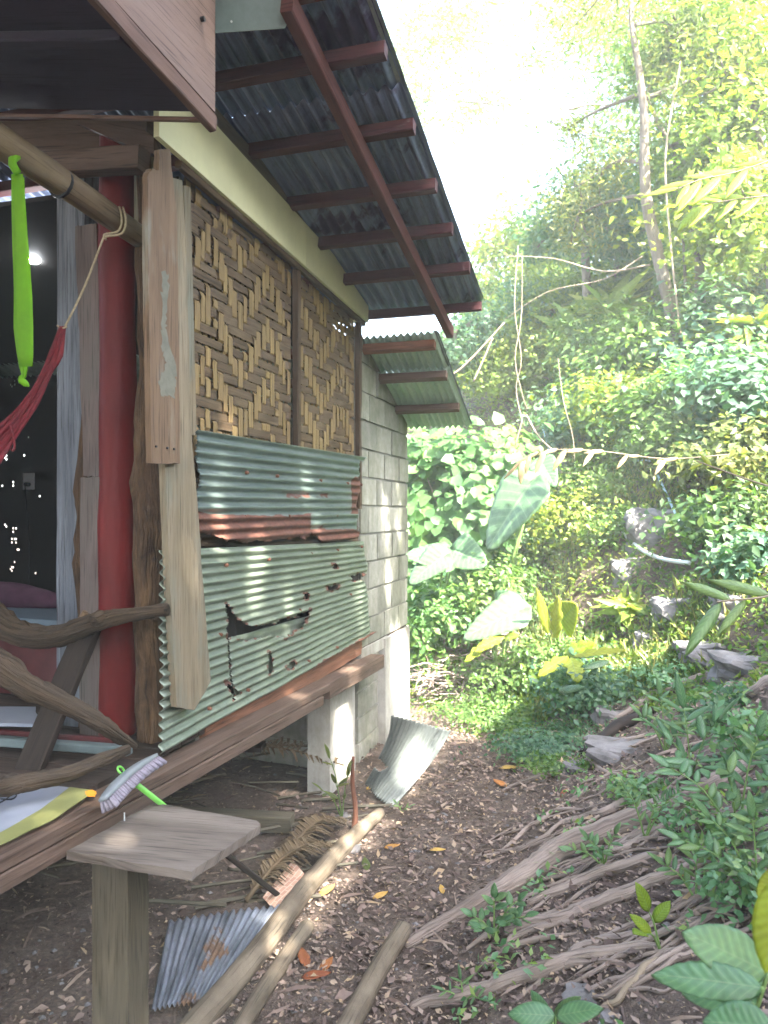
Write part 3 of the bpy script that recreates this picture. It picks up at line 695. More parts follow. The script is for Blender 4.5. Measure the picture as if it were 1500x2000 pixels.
# room behind the doorway
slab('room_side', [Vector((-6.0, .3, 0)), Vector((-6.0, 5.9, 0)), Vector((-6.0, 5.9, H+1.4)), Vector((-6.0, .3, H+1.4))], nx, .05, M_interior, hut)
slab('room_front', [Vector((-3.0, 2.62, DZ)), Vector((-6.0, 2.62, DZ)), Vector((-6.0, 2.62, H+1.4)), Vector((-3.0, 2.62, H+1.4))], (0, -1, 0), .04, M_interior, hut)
slab('room_lining', [Vector((-1.70, 4.6, H-.885)), Vector((-1.70, 5.8, H-.885)), Vector((-1.70, 5.8, H+.8)), Vector((-1.70, 4.6, H+1.1))], nx, .03, M_block, hut)
rb = bpy.data.objects.new('back_wall', None); COL.objects.link(rb); rb.parent = hut; rb.location = Vector((-3, 5.8, DZ))-hut.location
slab('mortar', [Vector((-1.7, 5.80, DZ)), Vector((-4.5, 5.80, DZ)), Vector((-4.5, 5.80, H+1.0)), Vector((-1.7, 5.80, H+1.0))], (0, -1, 0), .08, M_mortar, rb)
for i in range(11):
    for k in range(3):
        x = -3.85-(.18 if i % 2 else 0)-k*.38+.5
        a, b_ = x, x-.36; z = DZ+.01+i*.2
        slab('block', [Vector((a, 5.785, z)), Vector((b_, 5.785, z)), Vector((b_, 5.785, z+.18)), Vector((a, 5.785, z+.18))], (0, -1, 0), .1, M_block, rb, along=(1, 0, 0))
# dark woven screen with pinholes
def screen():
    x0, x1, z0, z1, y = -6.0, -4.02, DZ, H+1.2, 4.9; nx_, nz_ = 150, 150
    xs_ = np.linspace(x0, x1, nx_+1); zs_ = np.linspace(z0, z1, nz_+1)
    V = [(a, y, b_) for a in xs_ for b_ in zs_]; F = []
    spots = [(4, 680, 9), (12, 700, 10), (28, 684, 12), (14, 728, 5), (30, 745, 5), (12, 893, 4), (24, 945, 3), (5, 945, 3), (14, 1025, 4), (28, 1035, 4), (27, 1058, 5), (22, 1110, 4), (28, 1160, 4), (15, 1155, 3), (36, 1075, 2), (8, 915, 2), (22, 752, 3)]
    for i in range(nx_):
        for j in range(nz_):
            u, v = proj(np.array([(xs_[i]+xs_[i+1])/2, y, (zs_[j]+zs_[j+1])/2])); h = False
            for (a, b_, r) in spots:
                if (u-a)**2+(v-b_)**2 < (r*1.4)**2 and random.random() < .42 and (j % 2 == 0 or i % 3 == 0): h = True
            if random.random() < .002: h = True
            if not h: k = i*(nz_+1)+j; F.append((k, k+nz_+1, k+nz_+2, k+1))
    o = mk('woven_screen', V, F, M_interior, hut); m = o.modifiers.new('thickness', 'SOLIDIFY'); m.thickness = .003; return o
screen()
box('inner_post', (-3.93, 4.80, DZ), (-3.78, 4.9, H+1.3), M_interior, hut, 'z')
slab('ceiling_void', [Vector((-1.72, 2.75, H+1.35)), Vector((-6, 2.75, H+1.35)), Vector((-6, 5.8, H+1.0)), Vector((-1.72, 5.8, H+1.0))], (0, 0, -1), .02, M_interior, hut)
# ---- main lean-to roof
roof = bpy.data.objects.new('roof', None); COL.objects.link(roof); roof.parent = hut; roof.location = Vector((-1.2, 3.5, H+1.5))-hut.location
rz = lambda y: H+1.70-.205*(y-2.77)
XE = -.815
prev = 2.15
for k, (ya, yb) in enumerate(((2.16, 2.95), (2.9, 4.745))):
    for (xa, xb) in ((XE, -1.75), (-1.70, -3.2), (-3.15, -4.6), (-4.55, -6.2)):
        dz = .012*(1-k)+(.006 if xa < -1.6 else 0)
        n = 1
        corr('roof_sheet', (xa, ya, rz(ya)+dz), (xa, yb, rz(yb)+dz), (xb, ya, rz(ya)+dz), (xb, yb, rz(yb)+dz), 0.058, .016, M_sheet_roof, roof, ds=.12, disp=lambda s, t: .006*vn(s, t, 2.2, 3), nrm=(0, .2, 1))
for i, y in enumerate((2.667, 3.07, 3.468, 3.83, 4.22, 4.68)):
    hh = .058; xo = XE+.005 if i != 4 else XE+.02
    plank('purlin', (xo, y, rz(y)-.012-hh/2-.005), (-6.1, y, rz(y)-.012-hh/2-.005), .045 if i < 5 else .03, hh, M_purlin, roof, (0, .2, 1), 12, .0015)
yr0, yr1 = 2.32, 4.86
plank('rafter', (-1.045, yr0, rz(yr0)-.115), (-1.045, yr1, rz(yr1)-.115), .045, .075, M_rafter, roof, (0, .2, 1), 12, .001)
corr('edge_strip', (XE+.012, 2.16, rz(2.16)+.022), (XE+.012, 4.74, rz(4.74)+.022), (XE-.03, 2.16, rz(2.16)+.024), (XE-.03, 4.74, rz(4.74)+.024), .05, .001, M_sheet_fall, roof, ds=.1, nrm=(0, .2, 1), disp=lambda s, t: .006*vn(s, t*0, 9, 3))  # paler strip added for the sunlit edge of the roof sheets
# flashing plate across the near end
P = [at(u, v, Y=2.36) for u, v in ((395, 66), (556, 55), (564, 38), (575, 38), (577, -60), (395, -60))]
slab('flashing', P, (0, -1, 0), .003, M_blue_fl, roof, along=(1, 0, 0))
MB().tube([at(452, 42, Y=2.362), at(452, 42, Y=2.35)], .004, 8).build('screw', M_pvc, roof)
plank('gable_board', (-.9, 2.40, rz(2.4)-.03), (-6, 2.40, rz(2.4)-.03), .03, .05, M_rafter, roof, (0, 0, 1), 4)
# ---- lower roof at the back
r2 = bpy.data.objects.new('lower_roof', None); COL.objects.link(r2); r2.parent = hut; r2.location = Vector((-1.4, 5.2, H+.9))-hut.location
q = lambda y: edge(H+1.19, H+.775, 4.55, 5.62, y)
XR = -1.10
for (ya, yb, dz) in ((4.72, 5.14, .010), (5.10, 5.9, 0)):
    for xa, xb in ((XR, -1.9), (-1.87, -3.9), (-3.8, -6)):
        corr('roof_sheet', (xa, ya, q(ya)+dz), (xa, yb, q(yb)+dz), (xb, ya, q(ya)+dz), (xb, yb, q(yb)+dz), .045, .012, M_sheet_roof2, r2, ds=.1, nrm=(0, .4, 1), disp=lambda s, t: .004*vn(s, t, 3, 3))
for y in (4.76, 5.11, 5.53):
    plank('purlin', (XR-.02, y, q(y)-.045), (-3, y, q(y)-.045), .05, .055, M_beam if y > 5 else M_sill, r2, (0, .4, 1), 8, .002)
corr('edge_strip', (XR+.01, 4.72, q(4.72)+.012), (XR+.01, 5.9, q(5.9)+.012), (XR-.025, 4.72, q(4.72)+.02), (XR-.025, 5.9, q(5.9)+.02), .05, .001, M_sheet_dark, r2, ds=.06, nrm=(0, .4, 1), disp=lambda s, t: .005*vn(s, t*0, 12, 3))
# ---- porch ceiling with its side board
pc = bpy.data.objects.new('porch_roof', None); COL.objects.link(pc); pc.parent = hut; pc.location = Vector((-2, 1.5, H+1.3))-hut.location
cz = lambda y: edge(H+1.305, H+1.262, 1.654, 2.2, y)
ct = Vector; up = .168*4.7
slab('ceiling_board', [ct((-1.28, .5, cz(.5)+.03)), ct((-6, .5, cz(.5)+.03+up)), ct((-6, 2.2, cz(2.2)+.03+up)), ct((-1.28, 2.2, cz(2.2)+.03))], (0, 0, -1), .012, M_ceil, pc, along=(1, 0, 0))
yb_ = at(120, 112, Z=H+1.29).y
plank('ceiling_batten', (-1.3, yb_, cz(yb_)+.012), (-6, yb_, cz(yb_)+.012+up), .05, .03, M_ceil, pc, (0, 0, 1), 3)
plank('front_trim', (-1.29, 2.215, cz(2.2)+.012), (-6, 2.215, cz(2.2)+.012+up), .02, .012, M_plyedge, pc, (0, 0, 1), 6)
slab('side_board', [ct((-1.262, .5, cz(.5)+.03)), ct((-1.262, 2.235, cz(2.235)+.045)), ct((-1.262, 2.235, H+2.2)), ct((-1.262, .5, H+2.4))], nx, .018, M_ply, pc, along=(0, 1, 0), rag=.001, sub=6)
plank('side_trim', (-1.270, .5, cz(.5)+.005), (-1.270, 2.235, cz(2.235)+.008), .026, .056, M_plyedge, pc, (0, 0, 1), 8)
slab('porch_roofing', [ct((-1.0, .4, H+2.42)), ct((-6.3, .4, H+2.9)), ct((-6.3, 2.3, H+2.7)), ct((-1.2, 2.3, H+2.2))], (0, 0, 1), .02, M_sheet_roof, pc)
p = at(393, 38, X=-1.258); MB().tube([p, p+ct((.012, 0, 0))], .008, 8).build('bolt', M_black, pc)
# porch posts further left carry the porch roof
box('porch_post', (-3.3, .5, 0), (-3.2, .6, H+1.3), M_leg, hut, 'z'); box('porch_post', (-5.8, .5, 0), (-5.7, .6, H+1.3), M_leg, hut, 'z')
# ---- pole running out from the corner under the porch roof
pa = at(-60, 238, X=-1.76); pe = at(272, 462, X=-1.72)
o = MB().tube([pa+(pa-pe)*.3, pa, pa.lerp(pe, .45)+ct((0, 0, .006)), pe], [.051, .05, .046, .042], 14, rough=.012, sub=8).build('porch_pole', M_pole, hut, True)
pr = pa.lerp(pe, .47); dv = (pe-pa).normalized()
MB().tube([pr-dv*.004, pr+dv*.004], [.0495, .0495], 14).build('wire_ring', M_black, o)
# ================================================================ THINGS AROUND THE PORCH
ct = Vector
# shelf board with its square leg
P = [at(130, 1662, Z=H-.945), at(375, 1703, Z=H-.945), at(430, 1664, Z=H-.945), at(508, 1612, Z=H-.945), at(503, 1603, Z=H-.945), at(300, 1568, Z=H-.945)]
sh = thing('plank_shelf', (P[0].x+.15, P[0].y, 0), 'worn square plank shelf on a thick square leg outside the floor edge', 'shelf')
slab('shelf_board', P, (0, 0, 1), .024, M_shelf, sh, along=(1, .1, 0), rag=.0022, sub=7)
lx0 = at(180, 1800, Y=1.86); lx1 = at(250, 1800, Y=1.86); sidey = at(290, 1800, X=lx1.x).y
P = [ct((lx0.x, 1.86, -.05)), ct((lx1.x, 1.86, -.05)), ct((lx1.x, 1.86, H-.972)), ct((lx0.x, 1.86, H-.972))]
slab('leg', P, (0, -1, 0), sidey-1.86, M_leg, sh, rag=.0012, sub=10)
p = at(243, 1600, Z=H-.94); MB().tube([p-ct((0, 0, .01)), p+ct((.0, 0, .02))], .0022, 6).build('nail', M_pvc, sh)
# driftwood railing
dr = thing('driftwood_railing', tuple(at(60, 1450, Y=2.35)), 'railing of twisted driftwood branches nailed across the porch doorway', 'railing')
def branch(pts, y, mat, lab=None, name='branch', parent=None, n=14, sub=7, rough=.10, ys=None):
    pp = []; rr = []
    for i, (u, v, w) in enumerate(pts):
        yy = ys[i] if ys else y; p = at(u, v, Y=yy); D = yy/ray(u, v).y; pp.append(p); rr.append(w/2/1500*D)
    b = MB().tube(pp, rr, n, sub=sub, lump=.03)
    V = np.array(b.V); m = len(V)//n; ring = V.reshape(m, n, 3); cc = ring.mean(1, keepdims=True); ang = np.arange(n)*2*np.pi/n
    prof = 1+.13*np.sin(ang*3+.5)+.09*np.sin(ang*5+1)
    tw = np.array([[prof[int(k+i*.25) % n] for k in range(n)] for i in range(m)])
    ring = cc+(ring-cc)*(tw*(1+.04*rng.standard_normal((m, n))))[..., None]; b.V = [tuple(p) for p in ring.reshape(-1, 3)]
    o = b.build(name, mat, parent or dr, True)
    if lab: o['label'] = lab
    return o
a = branch([(-120, 1150, 60), (-30, 1195, 52), (40, 1235, 48), (110, 1242, 42), (190, 1216, 38), (255, 1200, 26), (326, 1190, 22)], 2.36, M_drift, 'grooved top branch with a knot')
k = at(187, 1212, Y=2.33); MB().tube([k-ct((.0, .012, 0)), k+ct((.01, .02, .01)), k+ct((.02, .03, .02))], [.024, .03, .018], 10).build('knot', M_drift, a, True)
branch([(-60, 1262, 50), (0, 1302, 52), (60, 1342, 48), (140, 1382, 38), (200, 1416, 32), (240, 1443, 22), (266, 1458, 8)], 2.27, M_drift, 'thick middle branch tapering to the corner', ys=[1.9, 1.92, 1.96, 2.03, 2.12, 2.2, 2.26])
branch([(-40, 1545, 44), (0, 1538, 40), (60, 1525, 34), (130, 1512, 30), (190, 1488, 26), (250, 1462, 18)], 2.22, M_drift, 'lower branch', ys=[1.74, 1.79, 1.86, 1.95, 2.07, 2.2])
br1 = at(178, 1215, Y=2.42); br2 = at(50, 1522, Y=2.13)
o = plank('brace', br2, br1, .095, .035, M_darkplank, dr, (.0, 1, 0), 6, .002); o['label'] = 'dark slanting plank brace'
MB().tube([at(167, 1195, Y=2.42), at(160, 1212, Y=2.42)], [.012, .018], 7).build('stub', M_plank_a, dr)
# bench behind
be = thing('porch_bench', tuple(at(120, 1500, Y=2.55)), 'grey green painted bench frame with a pinkish lower rail behind the driftwood', 'bench')
plank('rail', at(-200, 1432, Y=2.28), at(252, 1466, Y=2.28), .04, .03, M_bench, be, (0, 0, 1), 6)
plank('rail', at(-200, 1412, Y=2.33), at(240, 1450, Y=2.33), .02, .02, M_benchred, be, (0, 0, 1), 6)
for u in (96, -80): plank('leg', (at(u, 1480, Y=2.5).x, 2.5, DZ+.01), (at(u, 1480, Y=2.5).x, 2.5, at(u, 1450, Y=2.5).z), .045, .04, M_benchred, be, (0, 1, 0), 3)
# low table inside
tb = thing('low_table', (-2.9, 3.3, DZ+.011), 'low blue grey table with a dark red side inside the doorway', 'table')
z = H-.50; box('tabletop', (-4.0, 2.95, z-.1), (-2.28, 3.7, z), M_table, tb, 'x'); box('side_panel', (-3.95, 3.0, DZ+.011), (-2.33, 3.65, z-.102), M_benchred, tb, 'x')
cl = slab('folded_cloth', [at(-200, 1380, Z=z-.27), at(70, 1380, Z=z-.27), at(76, 1414, Z=z-.27), at(-200, 1408, Z=z-.27)], (0, 0, 1), .012, M_white, None, along=(1, 0, 0), rag=.003, sub=5)
cl.location.z += 0; tag(cl, 'folded white cloth lying on the bench behind the driftwood', 'cloth')
cu = MB().tube([ct((-3.9, 3.3, z+.05)), ct((-3.5, 3.32, z+.06)), ct((-3.0, 3.32, z+.05)), ct((-2.75, 3.33, z+.03))], [.05, .08, .07, .02], 12, sub=6, lump=.05).build('cushion', M_purple, None, True)
tag(cu, 'dull purple cushion on the low table in the dark room', 'cushion')
# outlet with plug on the inner post
ou = thing('wall_outlet', tuple(at(56, 958, Y=4.78)), 'white wall outlet with a black plug on the dark inner post', 'outlet')
P = [at(u, v, Y=4.785) for u, v in ((45, 956), (66, 956), (66, 924), (45, 924))]
slab('cover_plate', P, (0, -1, 0), .01, M_outlet, ou)
p = at(55, 946, Y=4.77); MB().tube([p+ct((0, .01, 0)), p+ct((0, -.03, 0))], .016, 10).build('plug', M_black, ou)
MB().tube([p+ct((0, -.025, 0)), p+ct((0, -.03, -.06)), p+ct((.01, .0, -.5)), p+ct((-.02, .0, -1.2))], .004, 6, sub=4).build('cord', M_black, ou)
# ribbon
def ribbon():
    b = MB(); ys = 1.88; cen = [(34, 340), (36, 450), (42, 560), (44, 640), (46, 700), (47, 738)]; w = [11, 12, 15, 17, 11, 3]
    V = []; F = []; U = []
    n = len(cen); m = 7
    pts, ws = smooth_path([ct((c[0], c[1], 0)) for c in cen], w, 5)
    for i, (p, ww) in enumerate(zip(pts, ws)):
        for k in range(m):
            s = k/(m-1)*2-1; q_ = at(p.x+s*ww, p.y, Y=ys+.0025*math.sin(s*4+i*.35)+.002*math.sin(i*.8)); V.append(tuple(q_))
    for i in range(len(pts)-1):
        for k in range(m-1):
            a = i*m+k; F.append((a, a+1, a+m+1, a+m)); U += [(i, k), (i, k+1), (i+1, k+1), (i+1, k)]
    r = thing('lime_ribbon', tuple(at(34, 345, Y=ys)), 'lime green cloth ribbon hanging knotted from the pole beside the bulb', 'ribbon')
    o = mk('band', V, F, M_strap, r, np.array(U)*.02, True); o.modifiers.new('t', 'SOLIDIFY').thickness = .0015
    V2 = [tuple(at(c0+sx*w0, vv, Y=ys-.006+.002*math.sin(vv*.05+sx*2))) for (vv, c0, w0) in ((346, 36, 11), (400, 38, 12), (460, 41, 13), (520, 44, 15), (580, 46, 17), (640, 48, 17), (690, 50, 15), (716, 51, 13)) for sx in np.linspace(-1, 1, m)]
    F2 = [f for f in F if max(f) < len(V2)]
    o = mk('band', V2, F2, M_strap, r, np.array(U[:len(F2)*4])*.02, True); o.modifiers.new('t', 'SOLIDIFY').thickness = .0015
    k = at(47, 744, Y=ys); b = MB().tube([k+ct((-.004, 0, .018)), k+ct((-.010, 0, .004)), k+ct((.002, 0, -.006)), k+ct((.012, 0, -.012)), k+ct((.016, 0, -.018))], [.005, .010, .010, .006, .002], 9, sub=3, lump=.08, rough=.1); b.build('knot', M_strap, r, True)
    o = MB().tube([at(34, 338, Y=ys)+ct((0, .0, .0)), at(34, 318, Y=ys)+ct((0, -.02, 0)), at(34, 300, Y=ys)+ct((0, .05, .03))], .012, 8, sub=3).build('loop', M_strap, r, True)
ribbon()
# bulb
bl = thing('light_bulb', tuple(at(66, 500, Y=3.25)), 'glowing white light bulb hanging in the dark doorway', 'light bulb')
c = at(66, 501, Y=3.25); R = .038
prof = [(0, -R), (.5*R, -.87*R), (.87*R, -.5*R), (R, 0), (.9*R, .45*R), (.6*R, 1.0*R), (.42*R, 1.35*R)]
V = []; F = []; m = 16
for r_, z_ in prof:
    for k in range(m): V.append((c.x+max(r_, .001)*math.cos(2*math.pi*k/m), c.y+max(r_, .001)*math.sin(2*math.pi*k/m), c.z+z_))
for i in range(len(prof)-1):
    for k in range(m): F.append((i*m+k, i*m+(k+1) % m, (i+1)*m+(k+1) % m, (i+1)*m+k))
mk('glass', V, F, M_bulb, bl, None, True)
MB().tube([c+ct((0, 0, R*1.3)), c+ct((0, 0, R*2.6))], .016, 10).build('socket', M_black, bl)
MB().tube([c+ct((0, 0, R*2.5)), c+ct((.01, 0, .2)), c+ct((0, .02, .33))], .003, 6, sub=4).build('wire', M_black, bl)
# hammock
hm = thing('hammock', tuple(at(125, 640, Y=2.15)), 'red cord hammock tied up by a beige rope to the porch pole', 'hammock')
MB().tube([at(240, 405, Y=2.30), at(246, 430, Y=2.26), at(238, 456, Y=2.24), at(207, 462, Y=2.24), at(200, 470, Y=2.24), at(165, 560, Y=2.2), at(126, 640, Y=2.15)], [.004]*7, 8, sub=5).build('rope', M_rope, hm, True)
MB().tube([at(233, 404, Y=2.31), at(238, 430, Y=2.27), at(230, 452, Y=2.25), at(204, 458, Y=2.245), at(207, 468, Y=2.245)], .004, 8, sub=5).build('rope', M_rope, hm, True)
MB().tube([at(112, 636, Y=2.14), at(120, 641, Y=2.13), at(131, 638, Y=2.14)], .0035, 7, sub=4).build('rope', M_rope, hm, True)
for k in range(9):
    d = (k-4)/4.0
    P = [(122+d*5, 638), (110+d*8, 690+4*d), (90+d*8, 730), (64+d*9, 780+5*d), (20+d*14, 838+d*10), (-60+d*34, 925+d*14)]
    yy = [2.14, 2.12, 2.1, 2.06, 2.0, 1.9]
    pp = [at(u+random.uniform(-2, 2), v, Y=y_+random.uniform(-.012, .012)) for (u, v), y_ in zip(P, yy)]
    MB().tube(pp, [.005, .0075, .006, .006, .0065, .008], 7, sub=5, lump=.15).build('cord', M_hammock, hm, True)
MB().tube([at(20, 830, Y=1.99), at(28, 868, Y=1.98), at(24, 880, Y=1.98), at(14, 862, Y=1.99), at(8, 845, Y=2.0)], .004, 6, sub=4).build('cord', M_hammock, hm, True)
# scrub brush
bz = .83
b0 = at(200, 1562, X=-1.40); b1 = at(302, 1476, X=-1.46); ax = (b1-b0).normalized(); camd = ray(250, 1520).normalized(); upn = ax.cross(camd).normalized()
if upn.z < 0: upn = -upn
br = thing('scrub_brush', tuple(at(262, 1530, X=-1.44)), 'grey headed scrub broom with a lime handle leaning upside down on the floor edge', 'brush')
nn_ = (camd*-.55+upn).normalized(); sd = ax.cross(nn_).normalized()
hd = MB(); path = [b0.lerp(b1, t)+nn_*(.012*math.sin(t*math.pi)) for t in np.linspace(0, 1, 40)]
sc = [min(1, .45+.6*math.sqrt(max(0, math.sin(math.pi*min(max(t, .02), .98)))))*(1+.05*(i % 2)) for i, t in enumerate(np.linspace(0, 1, 40))]
hd.sweep(path, rect(.040, .018, .007), sc, N0=nn_); hd.build('head', M_brush_top, br, True)
bs = MB()
for i in range(26):
    t = .03+.94*i/25
    for j in range(4):
        p = b0.lerp(b1, t)+nn_*(.012*math.sin(t*math.pi)-.008)+sd*((j-1.5)*.009); e = p-nn_*.034+sd*((j-1.5)*.004)+ax*((t-.5)*.02)+ct((random.uniform(-.002, .002),)*3)
        bs.tube([p, p.lerp(e, .6), e], [.0042, .0062, .0068], 6)
bs.build('bristles', M_bristle, br, True)
hA = at(268, 1533, X=-1.43); hB = at(548, 1752, Z=.03); MB().tube([hA, hA.lerp(hB, .45)], [.0085]*2, 10).build('handle', M_green_pl, br, True)
MB().tube([hA.lerp(hB, .45), hB], [.011]*2, 10).build('lower_handle', M_darkplank, br, True)
lp = at(236, 1504, X=-1.47); rg = [lp+ax*(.013*math.cos(a))+upn*(.013*math.sin(a)) for a in np.linspace(0, 2*math.pi, 13)]
MB().tube(rg, .0035, 7).build('hanging_ring', M_green_pl, br, True)
# plastic sheet on the floor edge
ts = thing('plastic_sheet', tuple(at(60, 1600, Z=.79)), 'white printed plastic sheet with yellow green border on the floor edge', 'plastic sheet')
P = [at(u, v, Z=.786) for u, v in ((-160, 1560), (40, 1535), (62, 1533), (78, 1531), (150, 1540), (90, 1583), (0, 1634), (-160, 1730))]
slab('sheet', P, (0, 0, 1), .003, M_white, ts, along=(1, 0, 0), rag=.0012, sub=5)
P = [at(u, v, Z=.7875) for u, v in ((136, 1537), (184, 1543), (168, 1556), (104, 1600), (0, 1650), (-160, 1745), (-160, 1715), (0, 1626), (80, 1580))]
slab('border', P, (0, 0, 1), .002, M_yellow, ts, along=(1, 0, 0), rag=.001, sub=5)
P = [at(u, v, Z=.789) for u, v in ((166, 1546), (180, 1542), (188, 1546), (186, 1554), (170, 1553))]
slab('orange_tab', P, (0, 0, 1), .004, M_orange, ts, along=(1, 0, 0), rag=.001, sub=3)
lp = [at(u, v, Z=.792) for u, v in ((-10, 1572), (10, 1562), (26, 1550), (32, 1554), (22, 1561), (0, 1560))]
tag(MB().tube(lp, .0022, 6, sub=4).build('wire_loop', M_black, None, True), 'thin dark wire loop lying on the white plastic sheet', 'wire')
# ================================================================ THINGS ON THE GROUND
def gz(p, r=0): p = ct(p); p.z = float(terr(p.x, p.y))+r; return p
def glog(name, pts, label, cat, mat, n=16, name2=None):
    """log lying on the ground, points (u, v, pixel width)"""
    pp = []; rr = []
    for (u, v, w) in pts:
        D = H*1500/(v-1000); r = w/2/1500*D; p = at(u, v, D=D*(1-.02)); p.z = float(terr(p.x, p.y))+r*.85; pp.append(p); rr.append(r)
    o = MB().tube(pp, rr, n, sub=8, lump=.025, rough=.02).build(name, mat, None, True); tag(o, label, cat); return o
glog('log', [(330, 2060, 54), (440, 1935, 48), (520, 1840, 44), (600, 1735, 38), (680, 1645, 32), (742, 1585, 22)], 'longest pale debarked log running under the leaning stick', 'log', M_log)
glog('log', [(430, 2070, 36), (504, 1945, 33), (562, 1860, 31), (600, 1802, 29)], 'shorter pale log lying close beside the long one', 'log', M_log)
glog('log', [(640, 2080, 48), (690, 1985, 44), (740, 1890, 38), (788, 1815, 34)], 'pale log lying alone on the path', 'log', M_log)
p = gz(at(690, 1620, Z=0)); t_ = at(690, 1478, Y=p.y+.02)
o = MB().tube([p+ct((0, 0, -.02)), p.lerp(t_, .3)+ct((.012, 0, 0)), p.lerp(t_, .65)+ct((-.004, 0, 0)), t_], [.017, .014, .012, .008], 9, sub=4, lump=.08, rough=.05).build('upright_stick', M_stick, None, True)
tag(o, 'thin reddish stick standing upright at the far end of the long log', 'stick')
# fallen sheet leaning by the corner pier
pA = at(712, 1530, Z=.06); pB = at(766, 1578, Z=.0); pC = at(868, 1432, Z=.34); pD = at(752, 1402, Z=.52)
notch = jag([(700, 1478), (722, 1472), (745, 1486), (757, 1500), (740, 1506), (726, 1497), (700, 1492)], 4, 2.5, 21)
o = corr('fallen_iron_sheet', pA, pD, pB, pC, .036, .012, M_sheet_fall, None, ds=.012, keep=lambda C, s, t: ~inpoly(*proj(C), notch),
         rustf=lambda V: .9*np.exp(-((proj(V)[0]-722)**2+(proj(V)[1]-1484)**2)/260), disp=lambda s, t: .06*np.sin(s*4.2)+.012*vn(s, t, 5, 3))
tag(o, 'bleached corrugated iron sheet fallen against the corner pier', 'iron sheet')
# dark old sheet near the logs
cA = at(296, 1975, Z=.02); cB = at(440, 1936, Z=.05); cC = at(562, 1765, Z=.06); cD = at(330, 1800, Z=.05)
edgej = jag([(290, 1990), (340, 1950), (400, 1945), (440, 1930), (460, 1990)], 4, 5, 3)
o = corr('old_iron_sheet', cA, cD, cB, cC, .030, .007, M_sheet_dark, None, ds=.02, rustf=lambda V: .22*np.exp(-((proj(V)[0]-400-.6*(1900-proj(V)[1]))**2)/700), disp=lambda s, t: .012*vn(s, t, 5, 3), nrm=(0, 0, 1))
tag(o, 'dark blue grey corrugated sheet lying behind the square leg', 'iron sheet')
# brick printed card
def card():
    m, t, b, o = nodes('brick_print'); v = coords(t, 'UV', (1, 1, 1), False); bt = t.nodes.new('ShaderNodeTexBrick')
    bt.inputs['Scale'].default_value = 14; bt.inputs['Color1'].default_value = (.50, .30, .20, 1); bt.inputs['Color2'].default_value = (.42, .22, .15, 1); bt.inputs['Mortar'].default_value = (.55, .42, .30, 1)
    bt.inputs['Mortar Size'].default_value = .03; bt.inputs['Brick Width'].default_value = .6; bt.inputs['Row Height'].default_value = .25
    t.links.new(v, bt.inputs['Vector']); n = noise(t, v, 30, 4, .6); t.links.new(mix(t, .5, bt.outputs[0], ramp(t, n, [(.3, (.7, .7, .7)), (.6, (1, 1, 1))]).outputs[0], 'MULTIPLY'), b.inputs['Base Color']); b.inputs['Roughness'].default_value = .7
    P = [at(513, 1752, Z=.05), at(560, 1806, Z=.03), at(606, 1712, Z=.06), at(572, 1680, Z=.10)]
    o = slab('brick_print_board', P, (P[1]-P[0]).cross(P[3]-P[0]), .003, m, None, along=(P[3]-P[0]), rag=.001, sub=3)
    tag(o, 'thin board printed with a brick pattern beside the long log', 'printed board')
card()
# rocks
def rock(u, v, w, h, label, squash=.6, seed=1, group=None, on=None, nm='rock'):
    c = hit(u, v) if on is None else on; D = (c-ct((0, 0, H))).length; r = w/2/1500*D; rz_ = h/2/1500*D
    V = []; F = []; n1, n2 = 14, 18; rs = np.random.default_rng(seed); ph = rs.uniform(0, 9, 6)
    for i in range(n1+1):
        a = math.pi*i/n1
        for k in range(n2):
            b = 2*math.pi*k/n2; d = np.array([math.sin(a)*math.cos(b), math.sin(a)*math.sin(b), math.cos(a)])
            q_ = 1+.20*math.sin(d[0]*3+ph[0])*math.sin(d[1]*3+ph[1])+.12*math.sin(d[2]*5+ph[2]+d[0]*4)+.09*math.sin(d[1]*7+ph[3]-d[2]*6)+.05*math.sin(d[0]*13+ph[4])
            fl = [max(-1, min(1, x*1.35))/1.35*1.1 for x in d]
            V.append((c.x+fl[0]*r*q_, c.y+fl[1]*r*q_*.9, c.z-rz_*.45+fl[2]*rz_*q_*.95))
    for i in range(n1):
        for k in range(n2): F.append((i*n2+k, (i+1)*n2+k, (i+1)*n2+(k+1) % n2, i*n2+(k+1) % n2))
    o = mk(nm, V, F, M_rock, None, None, False); tag(o, label, 'rock', group); return o
rock(683, 1662, 44, 46, 'pale angular stone against the long log', seed=3)
for a in [(1275, 1020, 100, 130, 'large bare rock face under the small white pipe'), (1225, 1105, 60, 70, 'brown grey rock in the bank below the curved pipe'),
          (1322, 1180, 90, 70, 'layered grey rock in the middle of the bank'), (1385, 1265, 110, 60, 'flat grey rock above the thick root crossing'),
          (1270, 1245, 70, 36, 'half buried rock left of the flat grey rock'), (1455, 1290, 110, 60, 'rock at the right edge of the bank'), (1200, 1392, 80, 40, 'low mossy stone where the roots begin'),
          (1225, 1460, 150, 60, 'broad pale stone behind the dark fallen stick'), (1130, 1500, 70, 40, 'small mossy stone on the path edge'), (1440, 1175, 90, 80, 'rock half hidden by leaves at the right'),
          (845, 1015, 90, 130, 'weathered rock beside the far corner of the block wall'), (900, 800, 100, 50, 'brown rock behind the lower roof'), (1075, 930, 90, 90, 'dark rock behind the thin blue pipes')]:
    rock(*a[:4], a[4], seed=int(a[0]))
rock(1155, 1942, 90, 24, 'flat white stone among the nearest roots', seed=8); rock(1200, 1985, 60, 24, 'white stone at the bottom among roots', seed=9)
rock(670, 1600, 36, 34, 'brown stone at the foot of the slender pier', seed=5)
